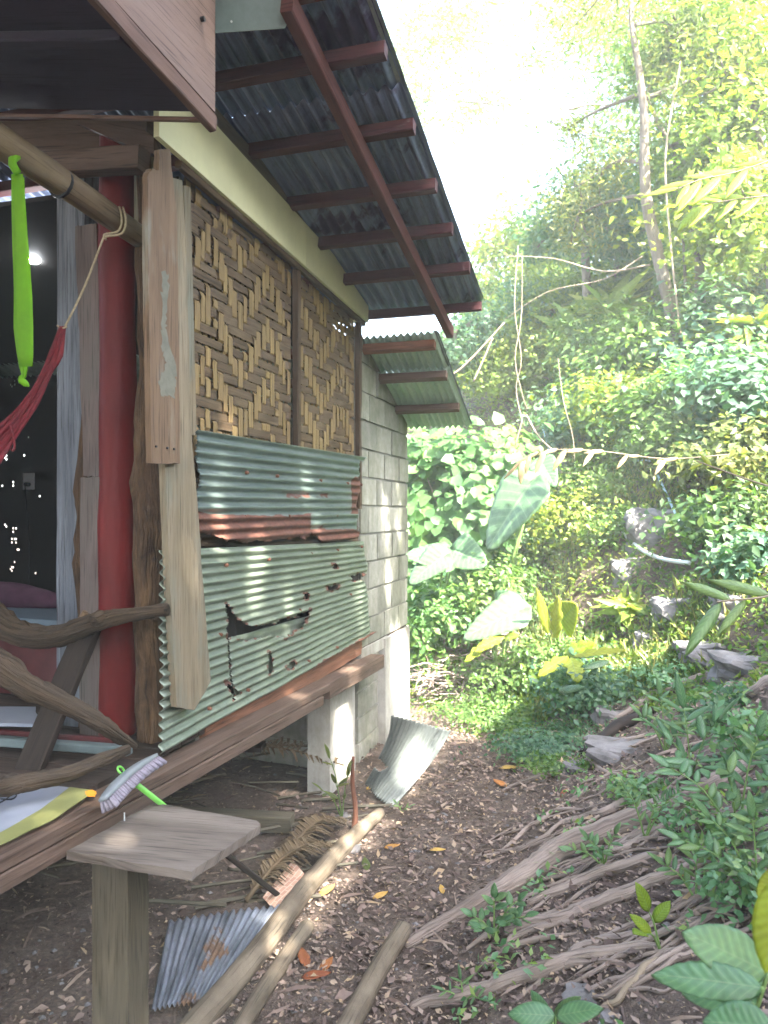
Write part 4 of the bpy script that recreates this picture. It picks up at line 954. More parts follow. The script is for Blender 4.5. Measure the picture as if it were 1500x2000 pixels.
# roots
def root(pts, label, mat=M_root, sink=.25, name='tree_root', nn=9, cat='root'):
    P = []; R = []
    pts2 = []
    for i in range(len(pts)-1):
        for k in range(3):
            t = k/3; pts2.append(tuple(a+(b-a)*t for a, b in zip(pts[i], pts[i+1])))
    pts2.append(pts[-1])
    for i, (u, v, w) in enumerate(pts2):
        p = hit(u+random.uniform(-3, 3), v+random.uniform(-3, 3)); D = (p-ct((0, 0, H))).length; r = w*(.86 if name == 'tree_root' else 1)/2/1500*D
        p.z += r*(1-sink)*(.9 if 0 < i < len(pts2)-1 else .1); P.append(p); R.append(r if i < len(pts2)-1 else r*.5)
    b = MB().tube(P, R, nn, sub=3, lump=.09, rough=.05); o = b.build(name, mat, None, True); return tag(o, label, cat)
root([(790, 1850, 20), (900, 1794, 34), (1020, 1730, 48), (1100, 1670, 50), (1260, 1606, 44), (1400, 1540, 36), (1480, 1490, 24)], 'thickest grey root running up the bank to the leafy seedling')
root([(1032, 1766, 14), (1124, 1734, 24), (1200, 1702, 24), (1300, 1668, 18)], 'root just below the thickest one, ending in the ferny plant')
root([(985, 1822, 20), (1060, 1808, 26), (1124, 1794, 30), (1196, 1762, 30), (1300, 1722, 26), (1390, 1680, 18)], 'forked root behind the small round leaved plant')
root([(964, 1876, 10), (1000, 1838, 15), (1060, 1814, 16), (1130, 1804, 15)], 'thin branch root curving off the forked root')
root([(800, 1975, 20), (900, 1954, 30), (980, 1934, 32), (1080, 1898, 34), (1180, 1868, 26), (1310, 1855, 18)], 'lowest long root by the yellow fallen leaf')
root([(1070, 1915, 14), (1124, 1866, 22), (1180, 1846, 22), (1260, 1822, 14)], 'root arching above the lowest long root')
root([(1136, 1472, 16), (1204, 1432, 22), (1290, 1388, 18)], 'dark fallen stick below the flat rock', M_darkplank, .0, 'fallen_stick', cat='stick')
root([(1144, 1478, 8), (1172, 1510, 12), (1245, 1520, 9)], 'hooked thin root in front of the broad pale stone')
root([(1085, 1615, 10), (1180, 1592, 20), (1272, 1540, 16), (1330, 1500, 10)], 'root above the thickest one near the path')
root([(1156, 1992, 8), (1204, 1962, 11), (1260, 1898, 11), (1292, 1870, 7)], 'pale crooked stick lying over the roots at the bottom', M_twig, -.6, 'fallen_stick', cat='stick')
root([(1000, 1962, 8), (1052, 1926, 11), (1092, 1884, 7)], 'thin root splitting from the lowest long root')
root([(930, 1676, 7), (1020, 1660, 11), (1100, 1636, 8)], 'slim root reaching out onto the path')
root([(1425, 1440, 16), (1448, 1374, 22), (1530, 1325, 26)], 'bent root at the right edge under the rocks')
root([(1310, 1660, 12), (1380, 1610, 20), (1500, 1575, 24)], 'grey root passing under the oval leaved seedling')
root([(1130, 1690, 8), (1220, 1660, 16), (1330, 1600, 14), (1400, 1560, 8)], 'narrow root hugging the top of the thickest root')
root([(1090, 1960, 8), (1200, 1920, 14), (1330, 1905, 12), (1400, 1920, 8)], 'twisted root beside the flat white stone')
root([(1180, 1420, 10), (1270, 1370, 22), (1370, 1330, 22), (1440, 1300, 14)], 'root lying over the bank rocks')
root([(1330, 1480, 14), (1350, 1420, 20), (1400, 1370, 18), (1440, 1330, 14)], 'short root dropping between the bank rocks')
# dry palm fronds under and beside the floor
def frond(base, tip, label, width, droop=.05, n=34, z=.04, par=None, nm='dry_palm_frond', cat='palm frond'):
    base = ct(base); tip = ct(tip); t = thing(nm, tuple(base), label, cat)
    P = [base.lerp(tip, k/8)+ct((0, 0, .10*math.sin(math.pi*k/8)-droop*k/8)) for k in range(9)]
    MB().tube(P, [.012-.001*k for k in range(9)], 7).build('rib', M_frond, t, True)
    ax_ = (tip-base).normalized(); sd_ = ax_.cross(ct((0, 0, 1))).normalized()
    for s_ in (-1, 1):
        for i in range(n):
            f = .08+.9*i/n; p = P[min(7, int(f*8))].lerp(P[min(8, int(f*8)+1)], f*8-int(f*8)); ln = width*(math.sin(math.pi*min(1, f*.9+.12))**.6)*random.uniform(.75, 1.1)
            e = p+(sd_*s_*1.0+ax_*random.uniform(.25, .6)+ct((0, 0, random.uniform(-.3, .12)))).normalized()*ln; e.z = max(e.z, .02)
            mid = p.lerp(e, .5)+ct((0, 0, .02)); b = MB(); b.sweep([p, mid, e], [(-.008, -.0008), (0, -.003), (.008, -.0008), (.008, .0008), (0, -.001), (-.008, .0008)], [1, 1.1, .2], N0=(0, 0, 1)); b.build('leaflet', M_frond, t)
frond((-2.6, 4.0, .18), (-1.55, 4.25, .16), 'pale dry palm frond under the floor by the slender pier', .20, 0, 30)
frond((-2.7, 3.6, .12), (-1.75, 4.35, .22), 'darker palm frond lying crossed under the floor', .22, 0, 26)
frond(tuple(at(540, 1700, Z=.05)), tuple(at(672, 1602, Z=.03)), 'brown fine leaved frond between the log and the floor', .13, .02, 36)
frond(tuple(at(480, 1760, Z=.03)), tuple(at(650, 1650, Z=.05)), 'brown frond curving along the long log', .12, .02, 36)
# timber stored under the floor
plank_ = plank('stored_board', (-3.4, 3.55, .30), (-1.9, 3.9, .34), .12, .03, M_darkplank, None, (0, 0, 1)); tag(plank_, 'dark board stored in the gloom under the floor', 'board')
plank_ = plank('stored_beam', (-3.2, 3.3, .08), (-1.6, 3.62, .06), .09, .08, M_leg, None, (0, 0, 1)); tag(plank_, 'mossy squared timber lying under the floor', 'timber')
# pipes on the bank
def pipe(pts, r, mat, label, up=.02, nm='water_pipe'):
    P = [hit(u, v)+ct((-.02, -.05, up)) for u, v in pts]; o = MB().tube(P, r, 8, sub=5).build(nm, mat, None, True); tag(o, label, 'pipe')
pipe([(1222, 1042), (1238, 1062), (1265, 1082), (1300, 1096), (1352, 1104)], .018, M_pvc, 'thick white curved pipe below the bare rock')
pipe([(1286, 928), (1305, 968), (1330, 1020), (1362, 1062)], .011, M_pvc_blue, 'thin pale blue pipe crossing the bare rock')
pipe([(1245, 903), (1275, 905)], .012, M_pvc_blue, 'short pale blue pipe end above the bare rock')
pipe([(1064, 840), (1078, 890), (1094, 940)], .009, M_pvc_blue, 'thin blue pipe in front of the dark rock')
pipe([(1058, 870), (1064, 910), (1072, 950)], .008, M_pvc, 'thin white pipe left of the blue one by the dark rock')
# ================================================================ VEGETATION
TPL = {
 'oval': (np.array([[0, 0, 0], [-.27, .38, .05], [0, .42, -.03], [.27, .38, .05], [0, 1, -.10]]), np.array([[0, 2, 1], [0, 3, 2], [1, 2, 4], [2, 3, 4]])),
 'round': (np.array([[0, 0, 0], [-.42, .05, .04], [-.45, .5, .06], [0, .45, -.05], [.42, .05, .04], [.45, .5, .06], [0, 1, -.06]]), np.array([[0, 3, 1], [1, 3, 2], [2, 3, 6], [0, 4, 3], [4, 5, 3], [5, 6, 3]])),
 'blade': (np.array([[-.035, 0, 0], [.035, 0, 0], [0, .5, .08], [0, 1, -.05]]), np.array([[0, 1, 2], [0, 2, 3], [1, 3, 2]])),
 'lance': (np.array([[0, 0, 0], [-.13, .35, .03], [0, .4, -.02], [.13, .35, .03], [0, 1, -.16]]), np.array([[0, 2, 1], [0, 3, 2], [1, 2, 4], [2, 3, 4]])),
}
def leaf_arrays(C, size, nrm, tpl, spread=.6, dirs=None, r=None):
    """C Nx3 positions, nrm main facing; every leaf its own turn and tilt"""
    r = r or rng; V0, F0 = TPL[tpl]; n = len(C); K = len(V0)
    Nn = np.asarray(nrm, float)+r.normal(0, spread, (n, 3)); Nn /= np.linalg.norm(Nn, axis=1, keepdims=True)
    A = r.normal(0, 1, (n, 3)) if dirs is None else dirs+r.normal(0, .35, (n, 3))
    A -= Nn*(A*Nn).sum(1, keepdims=True); A /= np.linalg.norm(A, axis=1, keepdims=True)+1e-9; B = np.cross(A, Nn)
    s = np.asarray(size)*np.ones(n)*r.uniform(.65, 1.25, n)
    V = C[:, None]+s[:, None, None]*(V0[None, :, 0:1]*B[:, None]+V0[None, :, 1:2]*A[:, None]+V0[None, :, 2:3]*Nn[:, None])
    F = (F0[None]+(np.arange(n)*K)[:, None, None]).reshape(-1, 3); return V.reshape(-1, 3), F, K
def fast(name, V, F, mat, parent, rnd, kind=None, origin=None):
    org = np.array(wloc(parent)) if parent is not None else (np.array(origin) if origin is not None else np.array([V[:, 0].mean(), V[:, 1].mean(), V[:, 2].min()]))
    me = bpy.data.meshes.new(name); nv, nf = len(V), len(F)
    me.vertices.add(nv); me.vertices.foreach_set('co', (V-org).astype(np.float32).ravel())
    me.loops.add(nf*3); me.loops.foreach_set('vertex_index', F.astype(np.int32).ravel())
    me.polygons.add(nf); me.polygons.foreach_set('loop_start', np.arange(0, nf*3, 3, dtype=np.int32)); me.polygons.foreach_set('loop_total', np.full(nf, 3, np.int32))
    me.update(calc_edges=True); a = me.attributes.new('rnd', 'FLOAT', 'POINT'); a.data.foreach_set('value', rnd.astype(np.float32))
    o = link(name, me, mat, parent, False, tuple(org))
    if kind: o['kind'] = kind
    return o
def foliage(name, C, size, nrm, tpl, mat, parent, tone, spread=.7, kind=None, dirs=None, keepf=None):
    if keepf is not None:
        k = keepf(C); C = C[k]; tone = tone[k] if np.ndim(tone) else tone
        if np.ndim(size): size = size[k]
        if np.ndim(nrm) > 1: nrm = nrm[k]
        if dirs is not None: dirs = dirs[k]
    V, F, K = leaf_arrays(C, size, nrm, tpl, spread, dirs); rnd = np.clip(np.repeat(tone*np.ones(len(C))+rng.normal(0, .13, len(C)), K), 0, 1)
    return fast(name, V, F, mat, parent, rnd, kind)
def clumps(c, R, n, k=26, inner=.32, shell=.55):
    """leaf positions gathered in k uneven tufts inside an ellipsoid, with the tufts' tone and outward direction"""
    d = rng.normal(0, 1, (k, 3)); d /= np.linalg.norm(d, axis=1, keepdims=True); rad = rng.uniform(shell, 1.0, (k, 1)); tc = d*rad; i = rng.integers(0, k, n)
    tone = rng.uniform(.15, .85, k); sz = rng.uniform(.6, 1.3, k)
    P = tc[i]+rng.normal(0, inner, (n, 3))*sz[i][:, None]; out = P/(np.linalg.norm(P, axis=1, keepdims=True)+1e-6)
    return np.array(c)+P*np.array(R), tone[i], out, np.array(c)+tc*np.array(R)
def bush(label, c, R, n, size, tpl, mat, name='shrub', cat='shrub', k=26, spread=.8, stems=7, inner=.30, ground=None, updir=(.2, -.2, .7)):
    c = ct(c); g0 = float(terr(c.x, c.y)) if ground is None else ground
    t = thing(name, (c.x, c.y, g0), label, cat); P, tone, out, tc = clumps(c, R, n, k, inner)
    gzv = terr(P[:, 0], P[:, 1]); P[:, 2] = np.maximum(P[:, 2], gzv+.01)
    foliage('foliage', P, size, out*.7+np.array(updir), tpl, mat, t, tone, spread*.65)
    for q_ in tc[:stems]:
        a = ct((c.x+random.uniform(-.1, .1)*R[0], c.y+random.uniform(-.1, .1)*R[1], g0-.03)); b = ct(q_)
        if b.z < a.z+.05: continue
        MB().tube([a, a.lerp(b, .5)+ct((random.uniform(-.06, .06), random.uniform(-.06, .06), .05)), b], [.012*R[2]+.004, .008*R[2]+.003, .003], 6, sub=3).build('stem', M_twig, t, True)
    return t
# ---- gaps cut in the added canopy to place lit patches on wall, piers, fallen sheet and far ground
sd_np = np.array(sdir)
e1 = np.cross(sd_np, [0, 0, 1]); e1 /= np.linalg.norm(e1); e2 = np.cross(sd_np, e1)
GAPS = []
def gap(p, r1, r2=None): GAPS.append((np.array(p)@e1, np.array(p)@e2, r1, r2 or r1))
for (u, v, x, r1, r2) in ((752, 1010, -1.6, .10, .16), (758, 1120, -1.6, .10, .18), (776, 930, -1.6, .07, .10), (780, 1030, -1.6, .08, .14), (782, 1330, -1.6, .28, .30), (672, 1440, -1.6, .16, .22), (668, 1350, -1.6, .1, .1),
                          (505, 1100, -1.56, .09, .12), (502, 1150, -1.56, .10, .12), (508, 1198, -1.56, .09, .10), (425, 985, -1.55, .07, .09), (600, 955, -1.55, .075, .11), (612, 1000, -1.55, .07, .09), (430, 1080, -1.56, .06, .06),
                          (704, 1180, -1.56, .09, .14), (705, 1230, -1.56, .08, .10), (450, 850, -1.6, .07, .06), (590, 1350, -1.52, .08, .07), (690, 1300, -1.52, .1, .08), (560, 1165, -1.56, .055, .08)):
    gap(at(u, v, X=x), r1, r2)
for (u, v, z, r) in ((775, 1512, .1, .09), (900, 1430, 0, .22), (880, 1395, 0, .35), (940, 1410, 0, .25), (560, 1495, .2, .10), (600, 1515, .15, .06)):
    gap(at(u, v, Z=z), r)
def gapkeep(C):
    a = C@e1; b = C@e2; k = np.ones(len(C), bool)
    for (x, y, r1, r2) in GAPS: k &= ((a-x)/r1)**2+((b-y)/r2)**2 > 1
    return k
# unseen canopy added to shade the wall and near ground
ctree = thing('added_shade_canopy', (4.6, -1.6, float(terr(4.6, -1.6))), 'unseen tree added to shade the hut and the path', 'tree')
tb_ = ct((4.6, -1.6, float(terr(4.6, -1.6))-.1))
MB().tube([tb_, tb_+ct((-.2, -.1, 2.6)), tb_+ct((-.1, -.5, 4.6)), tb_+ct((-.2, -.9, 7))], [.22, .18, .14, .08], 12, sub=6, rough=.04).build('trunk', M_trunk, ctree, True)
tgt = []
for k in range(24):
    # boughs spread across the sun path of wall and near ground
    a = rng.uniform(1.0, 6.2); w = ct((-1.6, a, rng.uniform(-.2, 3.0))); D = rng.uniform(8.8, 10.0); tgt.append(w+sdir*D)
for b in tgt[:16]:
    s_ = tb_+ct((-.15, -.4, 3.2+random.random()*2)); MB().tube([s_, s_.lerp(b, .5)+ct((0, 0, .35)), b], [.06, .035, .012], 7, sub=5).build('limb', M_trunk, ctree, True)
def canopy():
    n = 150000; aa = rng.uniform(-2.0, 6.0, n); xx = rng.uniform(-2.9, 1.9, n); zz = np.where(xx < -1.1, rng.uniform(-.3, 4.2, n), 0); xx = np.maximum(xx, -1.6)
    base = np.stack([xx, aa, zz], -1); D = rng.uniform(8.5, 10.2, n)+.3*vn(aa, zz+xx, 2, 1); C = base+D[:, None]*sd_np
    u, v = proj(C); Dc = -C[:, 0]*SI+C[:, 1]*CO; vis = (Dc > 0) & (u < 1560) & (v > -60); dens = vn(aa*1.4, xx*1.2+zz, 2.2, 4) > -1.5
    k = gapkeep(C) & ~vis & dens; C = C[k]; m = len(C)
    foliage('crown', C, .10, np.array([.25, 0, .9]), 'oval', L_mid, ctree, rng.uniform(.2, .8, m), .6)
canopy()
def back_canopy():  # unseen leaves added behind the camera to cut sky light on the front
    n = 95000; xx = rng.uniform(-9, .5, n); yy = rng.uniform(-8, .2, n); C = np.stack([xx, yy, rng.uniform(4.3, 6.0, n)+.5*vn(xx, yy, 1, 1)], -1)
    u, v = proj(C); Dc = -C[:, 0]*SI+C[:, 1]*CO; vis = (Dc > -.3) & (u > -400) & (u < 1900); k = gapkeep(C) & ~vis; C = C[k]
    t = thing('added_rear_canopy', (-3.5, -5.0, 0), 'unseen tree canopy added to dim the front of the hut', 'tree')
    foliage('crown', C, .16, np.array([.1, 0, .9]), 'oval', L_dark, t, rng.uniform(.2, .8, len(C)), .6)
    MB().tube([ct((-3.5, -5, -.1)), ct((-3.3, -4.8, 2.5)), ct((-3.6, -4.6, 5))], [.2, .16, .1], 12, sub=5).build('trunk', M_trunk, t, True)
back_canopy()
# ---- trees of the hill
def tree(label, x, y, path, r0, crowns, size, tpl, mat, n, seed=0, name='tree', tmat=None, bare=(), lim=True, inner=.30, kk=16, spread=.9):
    z0 = float(terr(x, y)); t = thing(name, (x, y, z0), label, 'tree'); P = [ct((x, y, z0-.15))]+[ct(p) for p in path]
    Pp, Rr = smooth_path(P, [r0*(1-.75*i/(len(P)-1)) for i in range(len(P))], 5)
    MB().tube(Pp, Rr, 10, rough=.05, lump=.04).build('trunk', tmat or M_trunk, t, True)
    tot = sum(c[1]**2 for c in crowns); PP = []; TT = []; OO = []
    for (c, R) in crowns:
        Rv = (R, R, R*.75) if not isinstance(R, tuple) else R
        m = int(n*R**2/tot); C, tone, out, tc = clumps(c, Rv, m, kk, inner, .35); PP.append(C); TT.append(tone); OO.append(out)
        if lim:
            s_ = min(Pp[3:], key=lambda p: (p-ct(c)).length+max(0, p.z-c[2])*2); MB().tube([s_, s_.lerp(ct(c), .6)+ct((0, 0, .1*R)), ct(c)], [r0*.35, r0*.2, .012], 6, sub=4).build('limb', tmat or M_trunk, t, True)
            for q_ in tc[:5]: MB().tube([ct(c), ct(c).lerp(ct(q_), .5)+ct((random.uniform(-.1, .1)*R, 0, random.uniform(-.1, .1)*R)), ct(q_)], [.016, .011, .004], 5, sub=2).build('twig', tmat or M_trunk, t, True)
    foliage('crown', np.concatenate(PP), size, np.concatenate(OO)*.5+np.array([.3, -.1, .6]), tpl, mat, t, np.concatenate(TT), spread*.7)
    for (pts, w) in bare: MB().tube([ct(p) for p in pts], [w, w*.8, w*.6, w*.3][:len(pts)], 6, sub=5, lump=.05).build('bare_branch', M_twig, t, True)
    return t
A = lambda u, v, y: tuple(at(u, v, Y=y))
y = 8.6
tree('slender pale trunked tree leaning left with bare stubs below its thin crown', *A(1345, 640, y)[:2], [A(1290, 520, y), A(1262, 380, y), A(1258, 230, y), A(1250, 150, y), A(1232, 20, y), A(1240, -160, y)], .075,
     [(A(1200, -60, y), .9), (A(1330, 60, y+.3), .75), (A(1180, 330, y+.4), .6), (A(1130, 420, y+.6), .5), (A(1420, 150, y), .7), (A(1110, 250, y+.6), .4)], .085, 'lance', L_olive, 9000,
     bare=[([A(1270, 517, y), A(1180, 530, y), A(1080, 505, y), A(985, 500, y)], .011), ([A(1110, 215, y), A(1150, 205, y), A(1185, 205, y)], .012), ([A(1255, 500, y), A(1180, 545, y), A(1070, 570, y), A(985, 625, y)], .007)])
tree('second slim tree with a forked trunk right of the leaning one', *A(1372, 600, 9)[:2], [A(1362, 480, 9), A(1335, 360, 9), A(1300, 270, 9), A(1262, 190, 9)], .06, [(A(1330, 300, 9.2), .5), (A(1400, 260, 9.3), .6), (A(1290, 120, 9.3), .5)], .08, 'oval', L_mid, 6000)
tree('very thin straight sapling trunk between the two slim trees', *A(1345, 600, 8.8)[:2], [A(1335, 480, 8.8), A(1322, 380, 8.8)], .022, [(A(1318, 360, 8.8), .3)], .07, 'oval', L_mid, 700)
tree('yellow green leafy tree filling the right edge', *A(1520, 560, 8.6)[:2], [A(1500, 400, 8.6), A(1480, 250, 8.6)], .1, [(A(1430, 300, 8.8), .75), (A(1490, 420, 8.5), .8), (A(1400, 430, 9), .6), (A(1500, 150, 9), .8), (A(1440, 60, 9.2), .7)], .10, 'oval', L_yel, 15000)
tree('dark leaved tree high on the hill behind the slim trunks', 2.4, 12.5, [(2.3, 12.4, 6.5), (2.0, 12.3, 8.5)], .16, [(A(1240, 120, 12.5), 1.1), (A(1350, 30, 12.5), 1.3), (A(1200, 260, 12.5), .8), (A(1370, 220, 12.5), 1.3), (A(1450, 360, 12), 1.2)], .12, 'lance', L_mid, 16000)
tree('bushy grey green tree left of the leaning trunk', *A(1150, 560, 10)[:2], [A(1140, 450, 10), A(1120, 340, 10)], .07, [(A(1130, 400, 10), .6), (A(1190, 450, 10), .6), (A(1070, 460, 10.3), .45), (A(1220, 350, 10.3), .5)], .085, 'oval', L_blue, 8000)
tree('pale tree standing against the white sky behind the roof end', -.3, 14, [(-.3, 14, 5.5), (-.2, 14, 7)], .12, [(A(1010, 470, 14), .85), (A(1060, 560, 14), 1.1), (A(960, 590, 14), .8), (A(1100, 480, 14), .9)], .12, 'oval', L_yel, 11000)
tree('fine leaved tree low behind the lower roof', *A(880, 740, 10)[:2], [A(885, 680, 10), A(900, 640, 10)], .06, [(A(900, 680, 10), .42), (A(960, 640, 10.2), .5), (A(870, 730, 10), .4), (A(1010, 600, 10.4), .5)], .07, 'oval', L_blue, 7000)
tree('feathery tall tree whose faint crown crosses the white sky', -2.6, 15, [(-2.4, 15, 6), (-2.2, 15, 9), (-1.9, 15, 11.5)], .06, [(A(840, 90, 15), 1.2), (A(930, 200, 15.5), .8), (A(790, 200, 15), .8), (A(880, 20, 15), 1.0)], .13, 'lance', L_yel, 9000, inner=.4)
tree('thin crowned tree standing free between roof and leaning trunk', -.6, 16, [(-.6, 16, 7), (-.5, 16, 9.5), (-.2, 16, 11)], .05, [(A(1100, 40, 16), .9), (A(1050, 120, 16), .5), (A(1180, 20, 15), 1.0)], .12, 'lance', L_yel, 5200, inner=.4)
tree('broad tree behind the bare branches', *A(1200, 640, 11)[:2], [A(1200, 560, 11), A(1210, 480, 11)], .09, [(A(1230, 520, 11), .8), (A(1290, 450, 11.3), .8), (A(1150, 590, 11), .6), (A(1330, 560, 10.6), .7)], .09, 'oval', L_mid, 13000)
tree('light green tree in the gap below the bare branches', *A(1080, 660, 10.5)[:2], [A(1080, 620, 10.5), A(1070, 580, 10.5)], .06, [(A(1080, 610, 10.5), .6), (A(1010, 660, 10.3), .5), (A(1140, 640, 10.2), .5), (A(970, 720, 10), .45)], .075, 'oval', L_yel, 11000)
# a far wood that closes the view
def farwood():
    PP = []; TT = []
    for k in range(70):
        x = rng.uniform(-3, 16); yy = rng.uniform(15, 26); z = float(terr(x, yy))+rng.uniform(.3, 2.0)
        if x < 1.0: z -= .8
        C, tone, out, tc = clumps((x, yy, z), (1.5, 1.3, 1.1), 520, 14, .3, .3); PP.append(C); TT.append(tone)
    o = foliage('far_wood', np.concatenate(PP), .17, np.array([.3, -.3, .6]), 'oval', L_mid, None, np.concatenate(TT), .9, kind='stuff'); tag(o, 'mass of far trees on the hill top behind everything', 'wood')
farwood()
# ---- shrubs on the bank, each placed where its middle is seen
def sb(u, v, dist_y, R, n, size, tpl, mat, label, **k):
    h_ = hit(u, v+30*R[2]*4); s_ = h_.y/dist_y; s_ = min(max(s_, .7), 1.6)
    return bush(label, h_+ct((0, 0, R[2]*s_*.35)), tuple(r*s_ for r in R), n, size*1.2*s_**.5, tpl, mat, stems=3, **k)
sb(1400, 640, 7.3, (.55, .5, .38), 4200, .085, 'oval', L_blue, 'pale blue green shrub under the two slim trunks')
sb(1290, 690, 7.4, (.55, .5, .32), 4200, .07, 'oval', L_mid, 'wide light green shrub left of the pale blue green one')
sb(1190, 660, 8.0, (.6, .5, .38), 4500, .065, 'lance', L_mid, 'fine leaved shrub below the bare horizontal branches')
sb(1080, 700, 8.0, (.5, .5, .36), 3600, .055, 'oval', L_yel, 'yellow green airy shrub right of the hanging vines')
sb(1460, 760, 6.4, (.5, .45, .32), 3600, .085, 'oval', L_blue, 'broad leaved shrub at the right edge above the vines')
sb(1350, 780, 6.6, (.5, .45, .30), 3600, .065, 'oval', L_mid, 'leafy shrub in the middle of the upper bank')
sb(1240, 790, 6.8, (.45, .4, .28), 3000, .06, 'oval', L_yel, 'yellowish shrub with small leaves above the orange branch')
sb(1140, 800, 7.2, (.45, .4, .30), 3000, .06, 'oval', L_blue, 'bluish shrub left of the yellowish one')
sb(1450, 880, 5.6, (.40, .35, .22), 2200, .06, 'oval', L_olive, 'olive shrub on the right above the pipes')
sb(1330, 860, 6.0, (.42, .35, .20), 2200, .055, 'oval', L_mid, 'small leaved tangle above the pale blue pipe')
sb(1180, 920, 6.4, (.40, .35, .26), 2600, .045, 'oval', L_mid, 'dense tiny leaved shrub beside the bare rock')
sb(1130, 1010, 6.0, (.36, .3, .30), 2600, .04, 'oval', L_yel, 'light tiny leaved shrub right of the giant leaf')
sb(1200, 1040, 5.6, (.22, .2, .20), 1200, .04, 'oval', L_mid, 'small clump left of the curved white pipe')
sb(1430, 1010, 4.9, (.30, .25, .16), 1100, .06, 'oval', L_dark, 'dark leaved shrub at the right below the pipes')
sb(1480, 1090, 4.4, (.22, .2, .14), 700, .06, 'oval', L_blue, 'blue green sprig at the right edge of the bank')
sb(1020, 620, 9.4, (.5, .4, .3), 3000, .06, 'oval', L_mid, 'round shrub where the hanging vines start')
sb(1050, 1300, 5.9, (.55, .4, .14), 4200, .04, 'oval', L_mid, 'low leafy patch below the yellow lobed leaves', name='ground_plant', cat='plant')
sb(1180, 1330, 5.4, (.40, .4, .14), 2600, .04, 'oval', L_blue, 'low bluish patch left of the flat rocks', name='ground_plant', cat='plant')
sb(1000, 1390, 5.5, (.50, .4, .10), 3800, .032, 'oval', L_mid, 'fine weeds spreading at the end of the path', name='ground_plant', cat='plant')
sb(1080, 1450, 5.0, (.34, .4, .08), 2800, .03, 'oval', L_blue, 'fine bluish weeds beside the mossy stone', name='ground_plant', cat='plant')
sb(860, 1350, 6.6, (.35, .35, .06), 700, .04, 'oval', L_yel, 'yellowish weeds at the foot of the corner pier', name='ground_plant', cat='plant')
# round leaved vine mound beyond the wall
vm = bush('tall mound of round leaved vines beyond the far corner of the block wall', at(905, 1010, Y=8.3), (.85, .7, .95), 7000, .125, 'round', L_vine, name='vine_mound', cat='vine', k=44, spread=.55, stems=4, inner=.2, updir=(.3, -.7, .5))
bush('lower vine mound with smaller leaves left of the giant leaf', at(850, 1190, Y=7.9), (.62, .5, .5), 3600, .085, 'round', L_vine, name='vine_mound', cat='vine', k=30, spread=.6, inner=.24, updir=(.3, -.6, .5))
bush('shaded leafy clump behind the giant leaf', at(1050, 1090, Y=8.0), (.5, .5, .45), 4200, .055, 'oval', L_mid, k=30, inner=.25)
bush('bright clump between the two vine mounds and the rock', at(960, 1150, Y=8.0), (.4, .4, .35), 2600, .06, 'oval', L_vine, k=20)
# ground cover
def cover():
    n = 150000; xx = rng.uniform(-3.4, 4.5, n); yy = rng.uniform(4.6, 14, n); f = (xx+.6)+.6*np.maximum(0, yy-5.4)**1.3
    d = vn(xx, yy, 2.0, 7)*.5+vn(xx, yy, 5, 2)*.3; lim = np.interp(yy, [4.6, 5.4, 6.2, 8], [1.2, .75, .2, -.4])
    k = (f > lim+.35*d) & (d > -.42); xx, yy = xx[k], yy[k]; hgt = (.03+.20*np.clip(.5+vn(xx, yy, 1.5, 1)*.6, 0, 1))*rng.uniform(0, 1, len(xx))**.7*np.clip((yy-4)/3, .25, 1.3)
    C = np.stack([xx, yy, terr(xx, yy)+hgt], -1); tone = np.clip(.5+.5*vn(xx, yy, 2.7, 9)+.2*rng.normal(0, 1, len(xx)), 0, 1)
    h = len(C)//2
    o = foliage('ground_cover', C[:h], .05, np.array([.1, -.35, .8]), 'oval', L_mid, None, tone[:h], .7, 'stuff'); tag(o, 'low green leaves covering the bank', 'ground cover')
    o = foliage('ground_cover', C[h:], .055, np.array([.1, -.35, .8]), 'lance', L_yel, None, tone[h:], .8, 'stuff'); tag(o, 'yellow green weeds mixed through the bank', 'ground cover')
    n = 26000; xx = rng.uniform(-2.2, 3.4, n); yy = rng.uniform(5.6, 9, n); f = (xx+.6)+.6*np.maximum(0, yy-5.4)**1.3; k = (f > .15) & (vn(xx, yy, 2.4, 3) > -.1); xx, yy = xx[k], yy[k]
    C = np.stack([xx, yy, terr(xx, yy)], -1); D_ = np.tile(np.array([[.1, -.1, 1.0]]), (len(C), 1))
    o = foliage('grass', C, .16, np.array([0., -1., .2]), 'blade', L_grass, None, rng.uniform(0, 1, len(C)), .5, 'stuff', dirs=D_); tag(o, 'thin pale grass blades on the bank', 'grass')
    # sparse weeds down the near bank
    n = 5200; xx = rng.uniform(-.5, 1.6, n); yy = rng.uniform(1.9, 5.2, n); cl = vn(xx, yy, 4.3, 6); k = (cl > .28) & (xx > -.45+.12*(yy-3)); xx, yy = xx[k], yy[k]
    C = np.stack([xx, yy, terr(xx, yy)+rng.uniform(.01, .07, len(xx))], -1)
    o = foliage('small_weeds', C, .035, np.array([0, -.2, .9]), 'oval', L_fore, None, rng.uniform(0, 1, len(C)), .6, 'stuff'); tag(o, 'small scattered weeds on the near bank', 'weeds')
cover()
